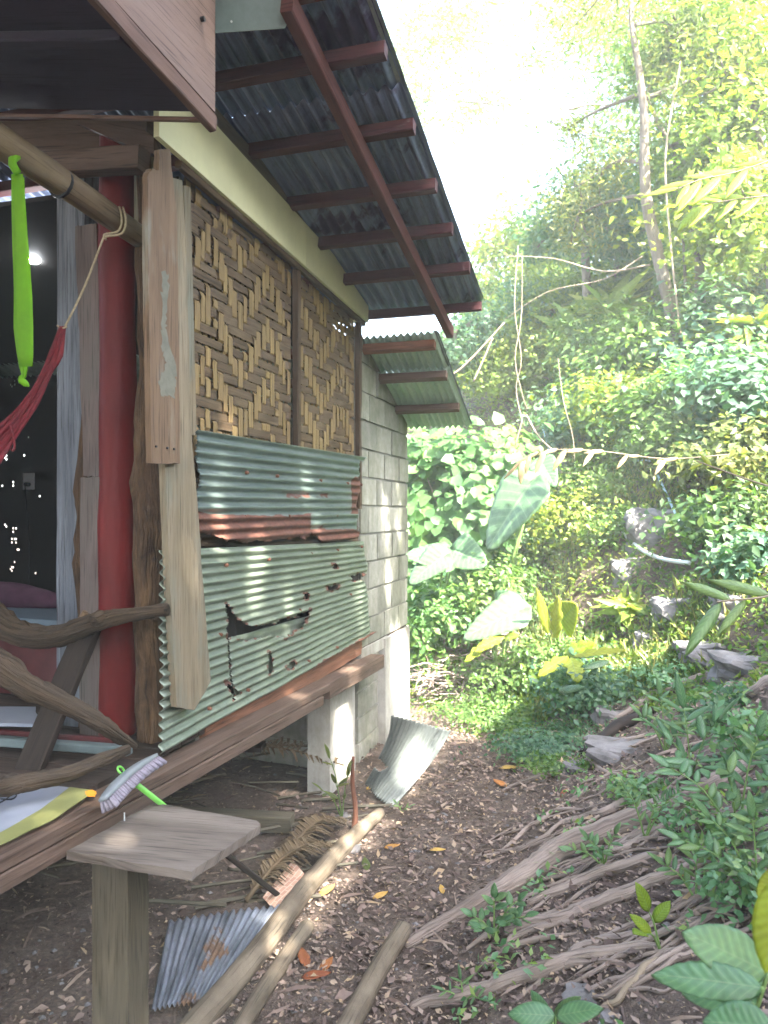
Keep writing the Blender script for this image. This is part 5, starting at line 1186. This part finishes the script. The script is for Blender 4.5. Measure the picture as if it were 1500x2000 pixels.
# leaf litter and chips on the path
def litter():
    n = 90000; yy = 1.1+7*rng.uniform(0, 1, n)**1.5; xx = rng.uniform(-3.6, 1.8, n); k = (vn(xx, yy, 2.3, 5)+.6*vn(xx, yy, 7, 1) > rng.uniform(-1.3, .8, n)) & (rng.random(n) < np.where(xx < -1.25, .42, 1)); xx, yy = xx[k], yy[k]
    C = np.stack([xx, yy, terr(xx, yy)+rng.uniform(.003, .014, len(xx))], -1); sz = rng.choice([.012, .018, .028, .045], len(C), p=[.46, .33, .16, .05])
    o = foliage('leaf_litter', C, sz, np.array([0, 0, 1.]), 'oval', L_lit, None, rng.uniform(0, 1, len(C))**1.2, .32, 'stuff'); tag(o, 'small dry leaves and chips strewn over the dark soil', 'leaf litter')
    n = 2600; yy = 1.1+7*rng.uniform(0, 1, n)**1.4; xx = rng.uniform(-3.2, 1.6, n); C = np.stack([xx, yy, terr(xx, yy)+.006], -1); D_ = rng.normal(0, 1, (n, 3)); D_[:, 2] *= .05
    o = foliage('twig_litter', C, rng.uniform(.03, .13, n), np.array([0, 0, 1.]), 'blade', L_lit, None, rng.uniform(.3, .9, n), .15, 'stuff', dirs=D_); tag(o, 'thin dry twigs scattered on the soil', 'twigs')
    # stones
    V = []; F = []; b = 0
    for k in range(1500):
        y_ = 1.2+6*random.random()**1.4; x_ = random.uniform(-2.2, 1.2); z_ = float(terr(x_, y_)); s_ = random.choice((.004, .006, .009, .014)); pts = [(1, 0, 0), (0, 1, 0), (-1, 0, 0), (0, -1, 0), (0, 0, 1), (0, 0, -1)]
        for p in pts: V.append((x_+p[0]*s_*random.uniform(.7, 1.3), y_+p[1]*s_*random.uniform(.7, 1.3), z_+p[2]*s_*.6+s_*.2))
        for f in ((0, 1, 4), (1, 2, 4), (2, 3, 4), (3, 0, 4), (1, 0, 5), (2, 1, 5), (3, 2, 5), (0, 3, 5)): F.append(tuple(b+i for i in f))
        b += 6
    o = mk('gravel', V, F, M_rock, kind='stuff'); tag(o, 'tiny pale stones scattered along the path', 'gravel')
litter()
def litter2():
    n = 34000; yy = 1.3+4.6*rng.uniform(0, 1, n)**1.2; xx = rng.uniform(-1.9, 1.5, n); k = (vn(xx, yy, 3.1, 8)+.7*vn(xx, yy, 9, 2) > rng.uniform(-1.6, .9, n)) & (rng.random(n) < np.where(xx < -1.25, .4, 1)); xx, yy = xx[k], yy[k]
    C = np.stack([xx, yy, terr(xx, yy)+rng.uniform(.004, .022, len(xx))], -1); sz = rng.choice([.014, .024, .036, .055], len(C), p=[.48, .35, .13, .04])
    o = foliage('leaf_litter', C, sz, np.array([0, -.1, 1.]), 'oval', L_lit, None, rng.uniform(0, 1, len(C)), .42, 'stuff'); tag(o, 'curled dry leaf scraps matted between the roots and the path', 'leaf litter')
litter2()
# ---- single fallen leaves one can point to
def bigleaf(name, c, dirv, nrm, L, Wd, mat, parent=None, shape='oval', curl=.12, fold=.12, lab=None, cat=None, tone=.5, nu=12, nv=8, wave=0, veins=7):
    c = ct(c); a = ct(dirv).normalized(); n_ = ct(nrm); n_ = (n_-a*n_.dot(a)).normalized(); s_ = a.cross(n_)
    V = []; F = []; q_ = []
    for i in range(nu+1):
        t = i/nu
        if shape == 'oval': w = 1.72*max(t, 1e-4)**.6*(1-t)**.82+.012
        elif shape == 'heart': w = (min(1, (t/.16))**.5)*(1-t)**.62*1.25+.01
        elif shape == 'lobed': w = (math.sin(math.pi*t**.8)**.7)*(.55+.45*abs(math.cos(t*math.pi*3.5)))+.02
        else: w = math.sin(math.pi*t)**.6+.01
        for k in range(nv+1):
            s = k/nv*2-1; back = (-.16*abs(s)**1.6*(1-t)**3 if shape == 'heart' else 0)
            z = fold*abs(s)*w*Wd/2*1.2-curl*L*(t**2)-.04*L*abs(s)**2+.012*L*math.sin(t*veins*math.pi*2-abs(s)*3)*abs(s)+wave*math.sin(t*11+s*3)
            V.append(tuple(c+a*((t+back)*L)+s_*(s*w*Wd/2)+n_*z))
    for i in range(nu):
        for k in range(nv): p = i*(nv+1)+k; F += [(p, p+1, p+nv+2), (p, p+nv+2, p+nv+1)]
    V = np.array(V); F = np.array(F); o = fast(name, V, F, mat, parent, np.clip(np.full(len(V), tone)+rng.normal(0, .04, len(V)), 0, 1), origin=c)
    uvv = np.array([(i/nu, k/nv*2) for i in range(nu+1) for k in range(nv+1)], np.float32); o.data.uv_layers.new(name='UVMap').data.foreach_set('uv', uvv[F.ravel()].ravel())
    o.data.polygons.foreach_set('use_smooth', np.ones(len(F), bool)); m = o.modifiers.new('thickness', 'SOLIDIFY'); m.thickness = max(.0006, L*.002)
    if lab: o['label'] = lab
    if cat: o['category'] = cat
    return o
def gleaf(u, v, px, ang, tone, lab, mat=None, shape='oval'):
    p = hit(u, v); D = (p-ct((0, 0, H))).length; L = px/1500*D*1.25; p.z += .012
    bigleaf('fallen_leaf', p, (math.cos(ang), math.sin(ang), .08), (random.uniform(-.3, .3), random.uniform(-.5, -.1), 1), L, L*.55, mat or L_dry, None, shape, -.05, .25, lab, 'leaf', tone, 8, 6)
for a in [(1030, 1905, 60, .2, 1.0, 'yellow orange fallen leaf above the lowest long root'), (715, 1545, 26, 1, .9, 'yellow leaf at the corner of the fallen sheet'), (750, 1660, 24, .5, .6, 'orange leaf on the bare soil right of the pale stone'),
          (838, 1664, 24, .1, 1.0, 'pale yellow leaf in the middle of the path'), (866, 1750, 22, 2, .9, 'small orange leaf on the path'), (728, 1760, 26, .9, .85, 'ochre leaf on the bare soil'), (622, 1755, 34, 1.2, .9, 'mustard leaf leaning on the long log'),
          (600, 1895, 44, 2.2, .1, 'curled brown leaf, top one of the brown heap'), (588, 1915, 40, .4, .05, 'curled brown leaf at the left of the brown heap'), (625, 1905, 34, 1.4, .2, 'curled brown leaf at the right of the brown heap'),
          (975, 1503, 30, .1, 1.0, 'bright yellow leaf where the weeds begin'), (1045, 1527, 24, .5, .9, 'yellow leaf beside the mossy stone'), (990, 1540, 28, 2.5, .4, 'orange leaf left of the mossy stone'), (1095, 1560, 36, 1, .1, 'pinkish brown leaf heap at the path edge'),
          (1295, 1795, 44, .6, .05, 'reddish leaf under the round green leaf'), (922, 1846, 24, .6, 0, 'dark red leaf under the small round leaved plant'), (1330, 1716, 24, .6, .8, 'orange leaf on the forked root')]:
    gleaf(*a)
gleaf(717, 1704, 34, 2.0, .4, 'green oval leaf lying by the pale stone', L_olive)
# ---- big leaf plants
def taro(label, root_uv, leaves, mat=L_taro, name='taro_plant', cat='plant', zoff=0, dy=0):
    """leaves: (u, v of the leaf's base, u, v of its tip, width px, y distance, tone)"""
    b0 = hit(*root_uv); dy = min(b0.y-.05-min(l[5] for l in leaves), .25); b0 = at(root_uv[0], root_uv[1], Y=leaves[0][5]+dy+.05); b0.z = float(terr(b0.x, b0.y)); t = thing(name, tuple(b0), label, cat)
    for (u0, v0, u1, v1, w, yy, tone, shape, facing) in leaves:
        yy += dy
        p = at(u0, v0, Y=yy); q_ = at(u1, v1, Y=yy-.12); D = (p-ct((0, 0, H))).length
        o = bigleaf('leaf', p, q_-p, facing, (q_-p).length, w/1500*D, mat, t, shape, .06, .18, None, None, tone, 16, 12)
        MB().tube([b0, b0.lerp(p, .55)+ct((0, .05, .04)), p+(q_-p)*.04], [.016, .012, .006], 7, sub=4).build('stalk', M_stalk, t, True)
    return t
M_stalk = plain('green_stalk', (.16, .26, .07), .2, 8, .5, .1)
fc = (-.15, -.75, .62)
taro('giant elephant ear plant with one huge pale upright leaf', (962, 1165), [(1038, 942, 945, 1072, 120, 6.9, .75, 'heart', (-.45, -.8, .45)), (1055, 900, 1085, 950, 50, 7.1, .3, 'heart', fc)])
taro('elephant ear with flat pale leaves beside the block wall', (835, 1180), [(880, 1095, 790, 1078, 100, 6.7, .6, 'heart', (0, -.5, .9)), (868, 1085, 796, 1138, 90, 6.5, .85, 'heart', (0, -.5, .9)), (885, 1075, 950, 1102, 80, 6.8, .35, 'heart', fc)])
taro('elephant ear with a broad white lit leaf below the giant one', (960, 1275), [(1018, 1190, 900, 1242, 110, 6.2, .95, 'heart', (.1, -.45, .9)), (975, 1200, 1022, 1168, 90, 6.4, .4, 'heart', fc)])
taro('upright yellow green leaf plant in the middle of the bank', (1085, 1260), [(1072, 1240, 1050, 1150, 30, 6.0, .8, 'oval', (.3, -.9, .2)), (1084, 1250, 1088, 1165, 26, 6.0, .9, 'lobed', (-.2, -.9, .2)), (1095, 1215, 1124, 1180, 70, 6.1, .6, 'heart', (-.2, -.9, .3))], L_lime)
taro('lobed yellow leaves held flat above the low patch', (1100, 1380), [(1110, 1282, 1048, 1318, 44, 5.4, .7, 'lobed', (0, -.3, 1)), (1120, 1280, 1218, 1262, 40, 5.4, .9, 'lobed', (0, -.3, 1)), (1115, 1284, 1130, 1332, 40, 5.3, .6, 'lobed', (0, -.3, 1)), (1100, 1275, 1160, 1255, 34, 5.6, .2, 'lobed', fc)], L_lime, name='lobed_leaf_plant')
taro('yellow green lobed plant left of the upright one', (975, 1340), [(985, 1240, 925, 1270, 34, 6.0, .8, 'lobed', (0, -.5, .8)), (960, 1250, 905, 1290, 28, 6.0, .6, 'lobed', (0, -.5, .8)), (985, 1245, 1010, 1240, 26, 6.0, .5, 'lobed', fc)], L_lime, name='lobed_leaf_plant')
taro('blue green broad leaves above the lowest weeds', (1110, 1420), [(1110, 1265, 1160, 1280, 40, 5.6, .3, 'oval', fc), (1090, 1350, 1140, 1340, 26, 5.2, .5, 'oval', fc), (1190, 1290, 1140, 1305, 24, 5.2, .6, 'oval', fc)], L_taro, name='broad_leaf_plant')
# pinnate and oval leaved plants close by
def sprig(label, base, tips, L, mat, n=7, w=.45, shape='oval', name='seedling', cat='plant', tone=.5, stem=M_stalk, lmin=.6):
    base = ct(base); t = thing(name, tuple(base), label, cat)
    for tp in tips:
        tp = ct(tp); P = [base, base.lerp(tp, .5)+ct((0, 0, .15*(tp-base).length)), tp]; Pp, Rr = smooth_path(P, [.0045, .003, .0015], 5); MB().tube(Pp, Rr, 6).build('stem', stem, t, True)
        ax_ = (tp-base).normalized(); side = ax_.cross(ct((0, -.4, 1))).normalized()
        for k in range(n):
            f = .3+.7*(k+.5)/n; p = Pp[min(len(Pp)-2, int(f*(len(Pp)-1)))]; s_ = (-1) ** k; d = (side*s_+ax_*.6+ct((random.uniform(-.2, .2), random.uniform(-.2, .2), random.uniform(-.1, .25)))); l = L*random.uniform(lmin, 1.1)
            bigleaf('leaf', p, d, (random.uniform(-.3, .3), -.45, 1), l, l*w, mat, t, shape, .12, .2, None, None, tone+random.uniform(-.3, .3), 7, 4)
        bigleaf('leaf', tp, ax_+ct((0, 0, -.2)), (0, -.4, 1), L, L*w, mat, t, shape, .15, .2, None, None, tone, 7, 4)
    return t
def S_(u, v, y_): return tuple(at(u, v, Y=y_))
def base_at(u, v): return hit(u, v)
b = base_at(1350, 1520); y_ = b.y
sprig('tall seedling with dark pointed leaves above the thickest root', b, [S_(1335, 1385, y_), S_(1400, 1410, y_-.1), S_(1300, 1440, y_-.1), S_(1370, 1500, y_-.3)], .17, L_fore, 4, .38, tone=.3)
b = base_at(1440, 1640); y_ = b.y
sprig('oval leaved seedling in rows of leaflets at the right edge', b, [S_(1310, 1500, y_+.1), S_(1480, 1440, y_), S_(1420, 1500, y_-.1), S_(1500, 1560, y_-.2), S_(1540, 1480, y_)], .10, L_fore, 10, .5, tone=.5)
b = base_at(1480, 1760); y_ = b.y
sprig('leafy sapling with yellow green midribs at the lower right', b, [S_(1330, 1640, y_+.1), S_(1390, 1600, y_), S_(1470, 1600, y_), S_(1440, 1700, y_-.1), S_(1520, 1680, y_)], .085, L_fore, 8, .5, tone=.6)
b = base_at(1260, 1640); y_ = b.y
sprig('feathery young plant on the thickest root', b, [S_(1225, 1545, y_), S_(1290, 1560, y_), S_(1330, 1545, y_-.05)], .05, L_fore, 12, .42, tone=.6)
b = base_at(1180, 1695); y_ = b.y
sprig('small light weed standing on the thickest root', b, [S_(1150, 1640, y_), S_(1200, 1630, y_), S_(1175, 1660, y_-.1), S_(1120, 1660, y_)], .055, L_fore, 5, .6, tone=.6)
b = base_at(965, 1830); y_ = b.y
sprig('small round leaved plant at the path end of the forked root', b, [S_(925, 1790, y_), S_(965, 1755, y_), S_(1010, 1760, y_), S_(990, 1800, y_-.1), S_(940, 1815, y_-.1), S_(1025, 1790, y_)], .055, L_fore, 5, .75, tone=.45)
b = base_at(905, 1960); y_ = b.y
sprig('tiny weed with narrow leaves on the lowest long root', b, [S_(870, 1935, y_), S_(900, 1915, y_), S_(935, 1950, y_-.05)], .05, L_fore, 4, .35, tone=.5)
b = base_at(800, 1490)
sprig('low weed by the fallen sheet', base_at(785, 1588), [S_(775, 1570, base_at(785, 1588).y), S_(800, 1575, base_at(785, 1588).y)], .035, L_fore, 3, .6, tone=.6)
pb = gz(at(668, 1600, Z=0)); y_ = pb.y-.1
sprig('oval leaved seedling in front of the slender pier', pb, [S_(645, 1482, y_), S_(655, 1530, y_), S_(680, 1510, y_), S_(632, 1545, y_)], .09, L_olive, 2, .42, tone=.4)
# large close leaves at the lower right corner
cp = thing('large_leaf_plant', tuple(gz(at(1420, 1990, Y=1.75))), 'big ribbed blue green leaves close by at the lower right', 'plant')
for (u0, v0, u1, v1, w, yy, tone) in ((1500, 1900, 1335, 1815, 110, 1.65, .6), (1490, 1930, 1270, 1895, 80, 1.6, .4), (1510, 2010, 1370, 1990, 90, 1.5, .3), (1470, 1960, 1330, 1935, 60, 1.7, .5), (1420, 2010, 1480, 1850, 70, 1.8, .35)):
    p = at(u0, v0, Y=yy); q_ = at(u1, v1, Y=yy+.02); D = (p-ct((0, 0, H))).length
    bigleaf('leaf', p, q_-p, (-.05, -.6, .8), (q_-p).length, w/1500*D*1.1, L_fore, cp, 'oval', .08, .22, None, None, tone, 26, 12, veins=9)
    MB().tube([ct(wloc(cp)), p], .004, 6).build('stalk', M_stalk, cp, True)
cp = thing('yellow_leaf_plant', tuple(gz(at(1560, 1900, Y=1.5))), 'bright yellow green leaf cut by the right edge of the view', 'plant')
for (u0, v0, u1, v1, w, yy, tone) in ((1530, 1720, 1492, 1905, 90, 1.2, .8), (1540, 1700, 1478, 1750, 50, 1.35, .9)):
    p = at(u0, v0, Y=yy); q_ = at(u1, v1, Y=yy); D = (p-ct((0, 0, H))).length
    bigleaf('leaf', p, q_-p, (-.3, -.9, .3), (q_-p).length, w/1500*D*1.1, L_lime, cp, 'oval', .03, .15, None, None, tone, 20, 10)
    MB().tube([ct(wloc(cp)), p], .004, 6).build('stalk', M_stalk, cp, True)
cp = thing('bottom_leaf_plant', tuple(gz(at(1080, 2020, Y=1.9))), 'pair of broad green leaves at the bottom edge below the roots', 'plant')
for (u0, v0, u1, v1, w, yy, tone) in ((1085, 1985, 990, 1975, 50, 2.0, .4), (1085, 1985, 1175, 1965, 44, 2.0, .5), (1080, 1990, 1130, 1945, 30, 2.05, .7), (1075, 2000, 1040, 1935, 30, 2.1, .3)):
    p = at(u0, v0, Y=yy); q_ = at(u1, v1, Y=yy); D = (p-ct((0, 0, H))).length
    bigleaf('leaf', p, q_-p, (0, -.5, .85), (q_-p).length, w/1500*D*1.2, L_fore, cp, 'oval', .08, .18, None, None, tone, 14, 8)
    MB().tube([ct(wloc(cp)), p], .003, 6).build('stalk', M_stalk, cp, True)
b = base_at(1290, 1860); y_ = b.y
sprig('two round bright green leaves over the reddish leaf', b, [S_(1268, 1782, y_), S_(1262, 1825, y_-.1)], .09, L_lime, 1, .72, tone=.2)
# leaves reaching in from the right
def hangtwig(label, pts, y_, L, mat, n, tone, w=.4, name='leafy_branch', droop=-.1, parentlabel=None, fac=(-.1, -.7, .6)):
    P = [at(u, v, Y=y_) for u, v in pts]; t = thing(name, tuple(P[0]), label, 'branch'); Pp, Rr = smooth_path(P, [max(.0015, .0045-.0006*i) for i in range(len(P))], 5); MB().tube(Pp, Rr, 6).build('stem', M_twig, t, True)
    for k in range(n):
        f = .15+.85*(k+.5)/n; i = min(len(Pp)-2, int(f*(len(Pp)-1))); p = Pp[i]; ax_ = (Pp[i+1]-p).normalized(); sd_ = ax_.cross(ct(fac)).normalized()*((-1)**k); d = sd_*.8+ax_*.8+ct((0, 0, droop)); l = L*random.uniform(.7, 1.15)
        bigleaf('leaf', p, d, fac, l, l*w, mat, t, 'oval', .12, .15, None, None, tone+random.uniform(-.25, .25), 9, 5)
    return t
hangtwig('lime green leaves reaching in at the right edge high up', [(1540, 300), (1440, 335), (1370, 350), (1320, 370)], 5.8, .30, L_lime, 9, .6)
hangtwig('second lime spray just under the highest one', [(1540, 380), (1470, 385), (1400, 395), (1370, 400)], 5.9, .26, L_lime, 8, .4)
hangtwig('yellow leaved twig crossing above the olive shrub', [(1540, 960), (1470, 940), (1400, 915), (1360, 900)], 3.2, .07, L_lime, 6, .9)
hangtwig('three long pale leaves reaching in at the right below the pipes', [(1540, 1155), (1480, 1168), (1430, 1172), (1400, 1176)], 2.9, .22, L_fore, 4, .9, .3)
hangtwig('arching branch with dry orange leaves in front of the dark rock', [(1420, 888), (1300, 896), (1180, 882), (1090, 878), (1035, 890), (1005, 915)], 5.4, .16, L_tan, 15, .7, .42, 'dry_leaf_branch', -.6)
# hanging vines and bare thin stems
def vine(pts, y_, r, label, mat=None, name='hanging_vine'):
    P = [at(u, v, Y=y_) for u, v in pts]; o = MB().tube(P, [r]*len(P), 6, sub=6, lump=.1).build(name, mat or M_twig, None, True); tag(o, label, 'vine')
vine([(1012, 480), (1005, 600), (1018, 700), (1008, 760), (1022, 830)], 7.4, .004, 'longest dry vine hanging left of the airy shrub')
vine([(1020, 500), (1018, 620), (1006, 700), (1020, 770), (1030, 800)], 7.45, .004, 'thinner vine twisted round the longest one')
vine([(985, 630), (940, 680), (900, 720), (868, 740)], 7.2, .010, 'pale bare branch slanting down behind the lower roof', name='bare_branch')
vine([(962, 660), (945, 700), (925, 745)], 7.2, .009, 'short side branch of the pale slanting one', name='bare_branch')
vine([(1020, 820), (1012, 850), (1002, 885)], 6.6, .006, 'dry vine end curling beside the round leaved mound')
vine([(1028, 810), (1050, 850), (1080, 880)], 6.5, .007, 'dry brown stem leaning over the thin pipes')
vine([(1330, 660), (1310, 480), (1300, 300), (1330, 120)], 8.2, .010, 'thin liana hanging beside the leaning tree')
vine([(1090, 700), (1100, 780), (1118, 850), (1122, 900)], 6.9, .003, 'thread thin vine down the middle of the bank')
# heap of dry brush by the far end of the path
hp = []
bb = MB()
for k in range(460):
    c0 = at(random.uniform(810, 1020), random.uniform(1295, 1375), Z=.06); a_ = random.uniform(0, 6.3); l_ = random.uniform(.12, .45); c0.z = float(terr(c0.x, c0.y))+random.uniform(.02, .30)
    d_ = ct((math.cos(a_), math.sin(a_), random.uniform(-.2, .25)))*l_; bb.tube([c0-d_*.5, c0+ct((0, 0, random.uniform(0, .05))), c0+d_*.5], [.006, .005, .003], 5)
tag(bb.build('brush_heap', M_root, None, False, kind='stuff'), 'heap of dry twigs and stalks behind the corner pier', 'brush heap')

# ---- many thin roots of the same big tree, woven between the thick ones
rt = thing('root_tangle', tuple(hit(1150, 1800)), 'tangle of many thin grey roots matted over the whole lower bank', 'roots')
rs_ = random.Random(5)
for k in range(70):
    v0 = 1480+480*rs_.random()**.8; u0 = rs_.uniform(900, 1420)+(1700-v0)*.25
    if u0 < 880+(1700-v0)*.55: u0 += 170
    ln = rs_.uniform(120, 330); sl = rs_.uniform(-.62, -.22); n_ = 8; w0 = rs_.uniform(3.5, 9.5)*(.6+.5*(v0-1400)/500); P = []; Rr = []; ph = rs_.uniform(0, 6); am = rs_.uniform(4, 14)
    for i in range(n_+1):
        t = i/n_; p = hit(u0+ln*t, v0+sl*ln*t+am*math.sin(ph+t*5)+rs_.uniform(-3, 3)); D = (p-ct((0, 0, H))).length; r = w0/2/1500*D*(.4+.9*math.sin(math.pi*(.12+.8*t))); p.z += .008+r*rs_.uniform(.3, 1.1) if 0 < i < n_ else -r; P.append(p); Rr.append(r)
    MB().tube(P, Rr, 7, sub=3, lump=.12, rough=.06).build('root', M_root, rt, True)
bb = MB()
for k in range(80):
    x_ = rs_.uniform(-3.6, -1.35); y_ = rs_.uniform(2.6, 4.6); a_ = rs_.uniform(-.5, .9); l_ = rs_.uniform(.1, .5); z_ = .015+.16*rs_.random()**2*max(0, min(1, (-1.5-x_)*1.5)); d_ = ct((math.cos(a_), math.sin(a_), rs_.uniform(-.1, .1)))*l_
    c0 = ct((x_, y_, z_)); bb.tube([c0-d_*.5, c0+ct((0, 0, rs_.uniform(0, .006))), c0+d_*.5], [rs_.uniform(.003, .011)]*3, 5)
tag(bb.build('stick_debris', M_leg, None, False, kind='stuff'), 'broken sticks and palm ribs heaped in the dark under the floor', 'debris')

# ---- undergrowth round the elephant ears and along the near bank
bush('low leafy growth round the stalks beside the block wall', at(855, 1215, Y=6.95), (.42, .3, .36), 2600, .075, 'oval', L_vine, k=26)
bush('low leafy growth round the stalk of the giant leaf', at(965, 1165, Y=7.1), (.34, .28, .36), 2400, .065, 'oval', L_mid, k=24)
bush('tiny leaved growth below the upright yellow leaves', at(1090, 1290, Y=6.3), (.40, .3, .16), 2000, .05, 'oval', L_mid, k=24)
def fern(label, u, v, L, n, mat, up=.3, R=.5):
    c = hit(u, v); D = (c-ct((0, 0, H))).length; t = thing('fern_clump', tuple(c), label, 'fern'); C = np.array(c)+rng.normal(0, .12*R, (n, 3))*np.array([1, 1, .3])+np.array([0, 0, up]); a = rng.uniform(0, 6.28, n); d = np.stack([np.cos(a), np.sin(a), rng.uniform(-.1, .9, n)], -1)
    foliage('fronds', C, L, np.array([0, -.5, .8]), 'lance', mat, t, rng.uniform(.2, 1, n), .4, dirs=d*2); MB().tube([c-ct((0, 0, .05)), c+ct((0, 0, up))], .012, 6).build('stem', M_twig, t, True)
fern('pale arching fern clump under the bare horizontal branches', 1190, 690, .60, 60, L_yel, .5)
fern('long leaved clump hanging over the top of the bank', 1240, 760, .50, 60, L_blue, .4)
fern('long leaved clump right of the hanging vines', 1130, 730, .55, 50, L_mid, .5)
fern('arching long leaves beside the pale blue pipe', 1400, 930, .30, 60, L_blue, .2)
fern('long leaved tuft at the right edge of the upper bank', 1470, 700, .5, 60, L_yel, .3)
fern('grassy tuft between the rocks and the low patch', 1230, 1200, .26, 90, L_yel, .05)
for (u, v, r, h, s, n, m, l) in ((1300, 1350, .22, .12, .05, 700, L_fore, 'leafy weeds between the bank rocks and the dark stick'), (1400, 1405, .22, .13, .055, 600, L_blue, 'leafy weeds behind the tall dark leaved seedling'),
                              (1470, 1480, .18, .14, .055, 500, L_fore, 'leafy weeds at the right edge above the oval leaflets'), (1240, 1560, .13, .07, .035, 500, L_fore, 'tiny weeds beside the feathery young plant'),
                              (1390, 1640, .16, .10, .034, 600, L_fore, 'weeds below the oval leaved seedling'), (1450, 1780, .12, .12, .034, 420, L_fore, 'weeds behind the big ribbed leaves'), (1100, 1500, .2, .05, .03, 900, L_mid, 'creeping weeds around the small mossy stone')):
    c = hit(u, v); bush(l, c+ct((0, 0, h*.5)), (r, r, h), n, s, 'oval', m, name='ground_plant', cat='plant', k=18, stems=2)
for (u, v, tips, L, tn, l) in ((1300, 1470, ((1255, 1400), (1320, 1385), (1290, 1360), (1345, 1420)), .10, .6, 'pale seedling with pinnate leaves above the hooked root'),
                             (1360, 1760, ((1300, 1690), (1360, 1670), (1410, 1700)), .07, .7, 'fresh green seedling between the forked root and the sapling')):
    b = hit(u, v); sprig(l, b, [S_(a, c_, b.y) for a, c_ in tips], L, L_fore, 7, .45, tone=tn)
# ---------------------------------------------------------------- haze volume added to veil the background
def haze(d):
    lo = (-95, -45, -1.2); hi = (95, 165, 18)
    V = [(x, y, z) for x in (lo[0], hi[0]) for y in (lo[1], hi[1]) for z in (lo[2], hi[2])]
    F = [(0, 1, 3, 2), (4, 6, 7, 5), (0, 4, 5, 1), (2, 3, 7, 6), (0, 2, 6, 4), (1, 5, 7, 3)]
    m = bpy.data.materials.new('haze'); m.use_nodes = True; t = m.node_tree; t.nodes.clear(); o = t.nodes.new('ShaderNodeOutputMaterial'); v = t.nodes.new('ShaderNodeVolumePrincipled')
    v.inputs['Color'].default_value = (.93, .97, .90, 1); v.inputs['Density'].default_value = d; v.inputs['Anisotropy'].default_value = .0; t.links.new(v.outputs[0], o.inputs['Volume'])
    h = mk('haze', V, F, m, kind='stuff'); tag(h, 'haze added in place of lens flare to pale the trees and the bank', 'haze')
haze(.0065)
